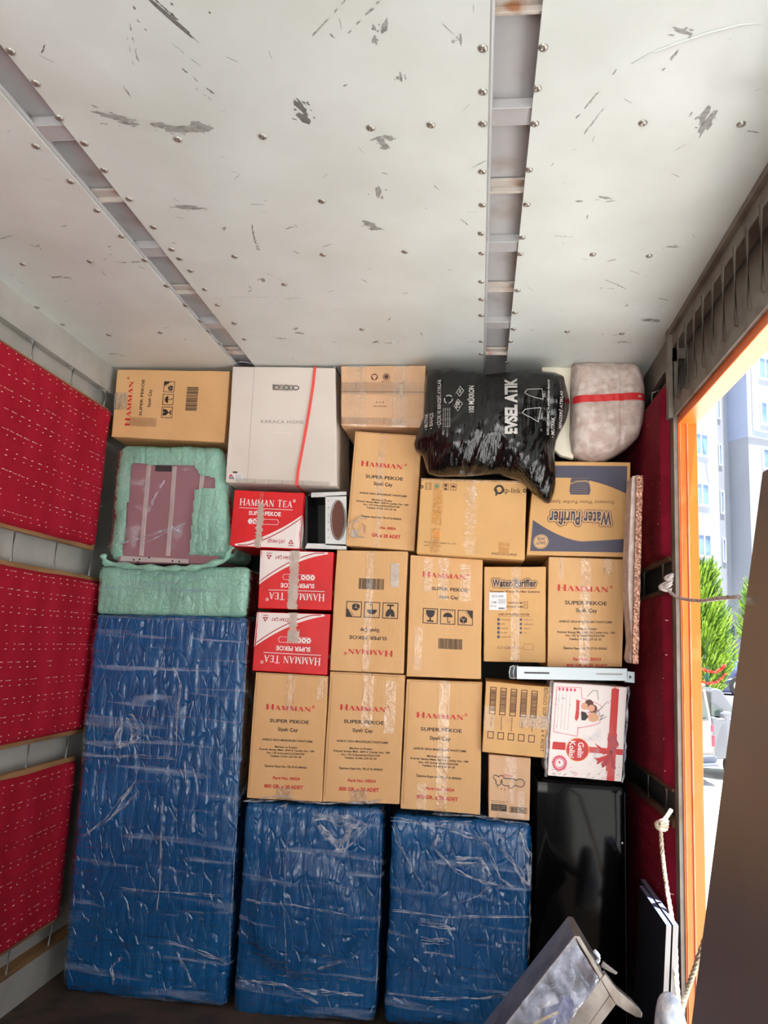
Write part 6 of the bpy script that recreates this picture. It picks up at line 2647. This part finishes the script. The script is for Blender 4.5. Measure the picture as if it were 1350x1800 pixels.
cp([(1262, 1262), (1290, 1262), (1345, 1272), (1385, 1285), (1390, 1325), (1380, 1335), (1262, 1335), (1250, 1330), (1250, 1258)], CY, 1.75, 'silver', 'car_body', .06, 3)
cp([(1248, 1258), (1248, 1214), (1256, 1209), (1268, 1213), (1300, 1258), (1302, 1264)], CY + .12, 1.5, 'silver', 'cabin', .06, 3)
cp([(1250, 1258), (1250, 1234), (1258, 1238), (1284, 1262)], CY + .08, .06, 'carglass', 'side_window', .005)
cp([(1262, 1216), (1269, 1218), (1302, 1262), (1296, 1262)], CY + .2, 1.3, 'carglass', 'windscreen', .005)
mb = MB()
pm = at(1274, 1257, y=CY - .12)
mb.tube([pm + Vector((-.1, 0, 0)), pm, pm + Vector((.10, 0, .0)), pm + Vector((.16, 0, -.02))], [.05, .10, .09, .03], 'silver', 10)
mb.build('side_mirror', root, smooth=True)
for a in (1301, 1392):
    p = at(a, 1330, y=CY - .02)
    wheel(Vector((p.x, p.y, GZ + .32)), .32, (0, .22, 0), root)

CY = 28.6
root = empty('blue_car', Vector((at(1290, 1200, y=CY).x, CY + .9, TZ)))
tag(root, 'bright blue car on the higher terrace behind the conifer', 'car')
cp([(1252, 1180), (1300, 1176), (1350, 1180), (1350, 1206), (1252, 1206)], CY, 1.7, 'carblue', 'car_body', .08, 3)
cp([(1262, 1180), (1272, 1163), (1320, 1158), (1345, 1180)], CY + .15, 1.4, 'carblue', 'cabin', .08, 3)
cp([(1270, 1179), (1277, 1167), (1296, 1165), (1296, 1178)], CY + .10, .06, 'b_glass', 'side_window', .005)
for a in (1294, 1340):
    p = at(a, 1200, y=CY - .02)
    wheel(Vector((p.x, p.y, TZ + .31)), .31, (0, .22, 0), root)
CY = 25.6
root = empty('dark_blue_car', Vector((at(1290, 1215, y=CY).x, CY + .9, TZ)))
tag(root, 'dark blue car in front of the bright blue one, partly hidden by the brown board', 'car')
cp([(1264, 1206), (1266, 1197), (1285, 1192), (1350, 1192), (1350, 1218), (1264, 1218)], CY, 1.7, 'cardark', 'car_body', .08, 3)
cp([(1285, 1193), (1300, 1178), (1340, 1178), (1350, 1193)], CY + .15, 1.4, 'cardark', 'cabin', .08, 3)
for a in (1300, 1342):
    p = at(a, 1210, y=CY - .02)
    wheel(Vector((p.x, p.y, TZ + .30)), .30, (0, .22, 0), root)

# green post with garlands
GY = 20.8
mb = MB()
p = at(1243, 1172, y=GY)
mb.tube([(p.x, p.y, GZ), (p.x, p.y, p.z)], .04, 'post', 8)
tag(mb.build('fence_post'), 'dark green post standing between the conifer and the blue cars', 'post')
for k, pts in enumerate((((1234, 1176), (1244, 1180), (1256, 1182), (1266, 1178), (1275, 1168)), ((1214, 1198), (1230, 1198), (1246, 1201), (1260, 1199), (1277, 1184)))):
    mb = MB()
    rr = random.Random(k)
    P_ = []
    for a, b in zip(pts[:-1], pts[1:]):
        for t in range(10):
            P_.append(at(a[0] + (b[0] - a[0]) * t / 10, a[1] + (b[1] - a[1]) * t / 10, y=GY - .1))
    mb.tube(P_, .012, 'garland', 6)
    for p in P_:
        for _ in range(5):
            d = Vector((rr.uniform(-1, 1), rr.uniform(-1, 1), rr.uniform(-1, 1))).normalized() * .06
            s_ = d.orthogonal().normalized() * .018
            mb.add([p, p + d * .5 + s_, p + d, p + d * .5 - s_], [(0, 1, 2, 3)], 'garland')
    tag(mb.build('garland', fix=False), ('orange red garland strung from the green post, upper of two', 'orange red garland strung above the white van, lower of two')[k], 'garland', 'garlands by the green post')
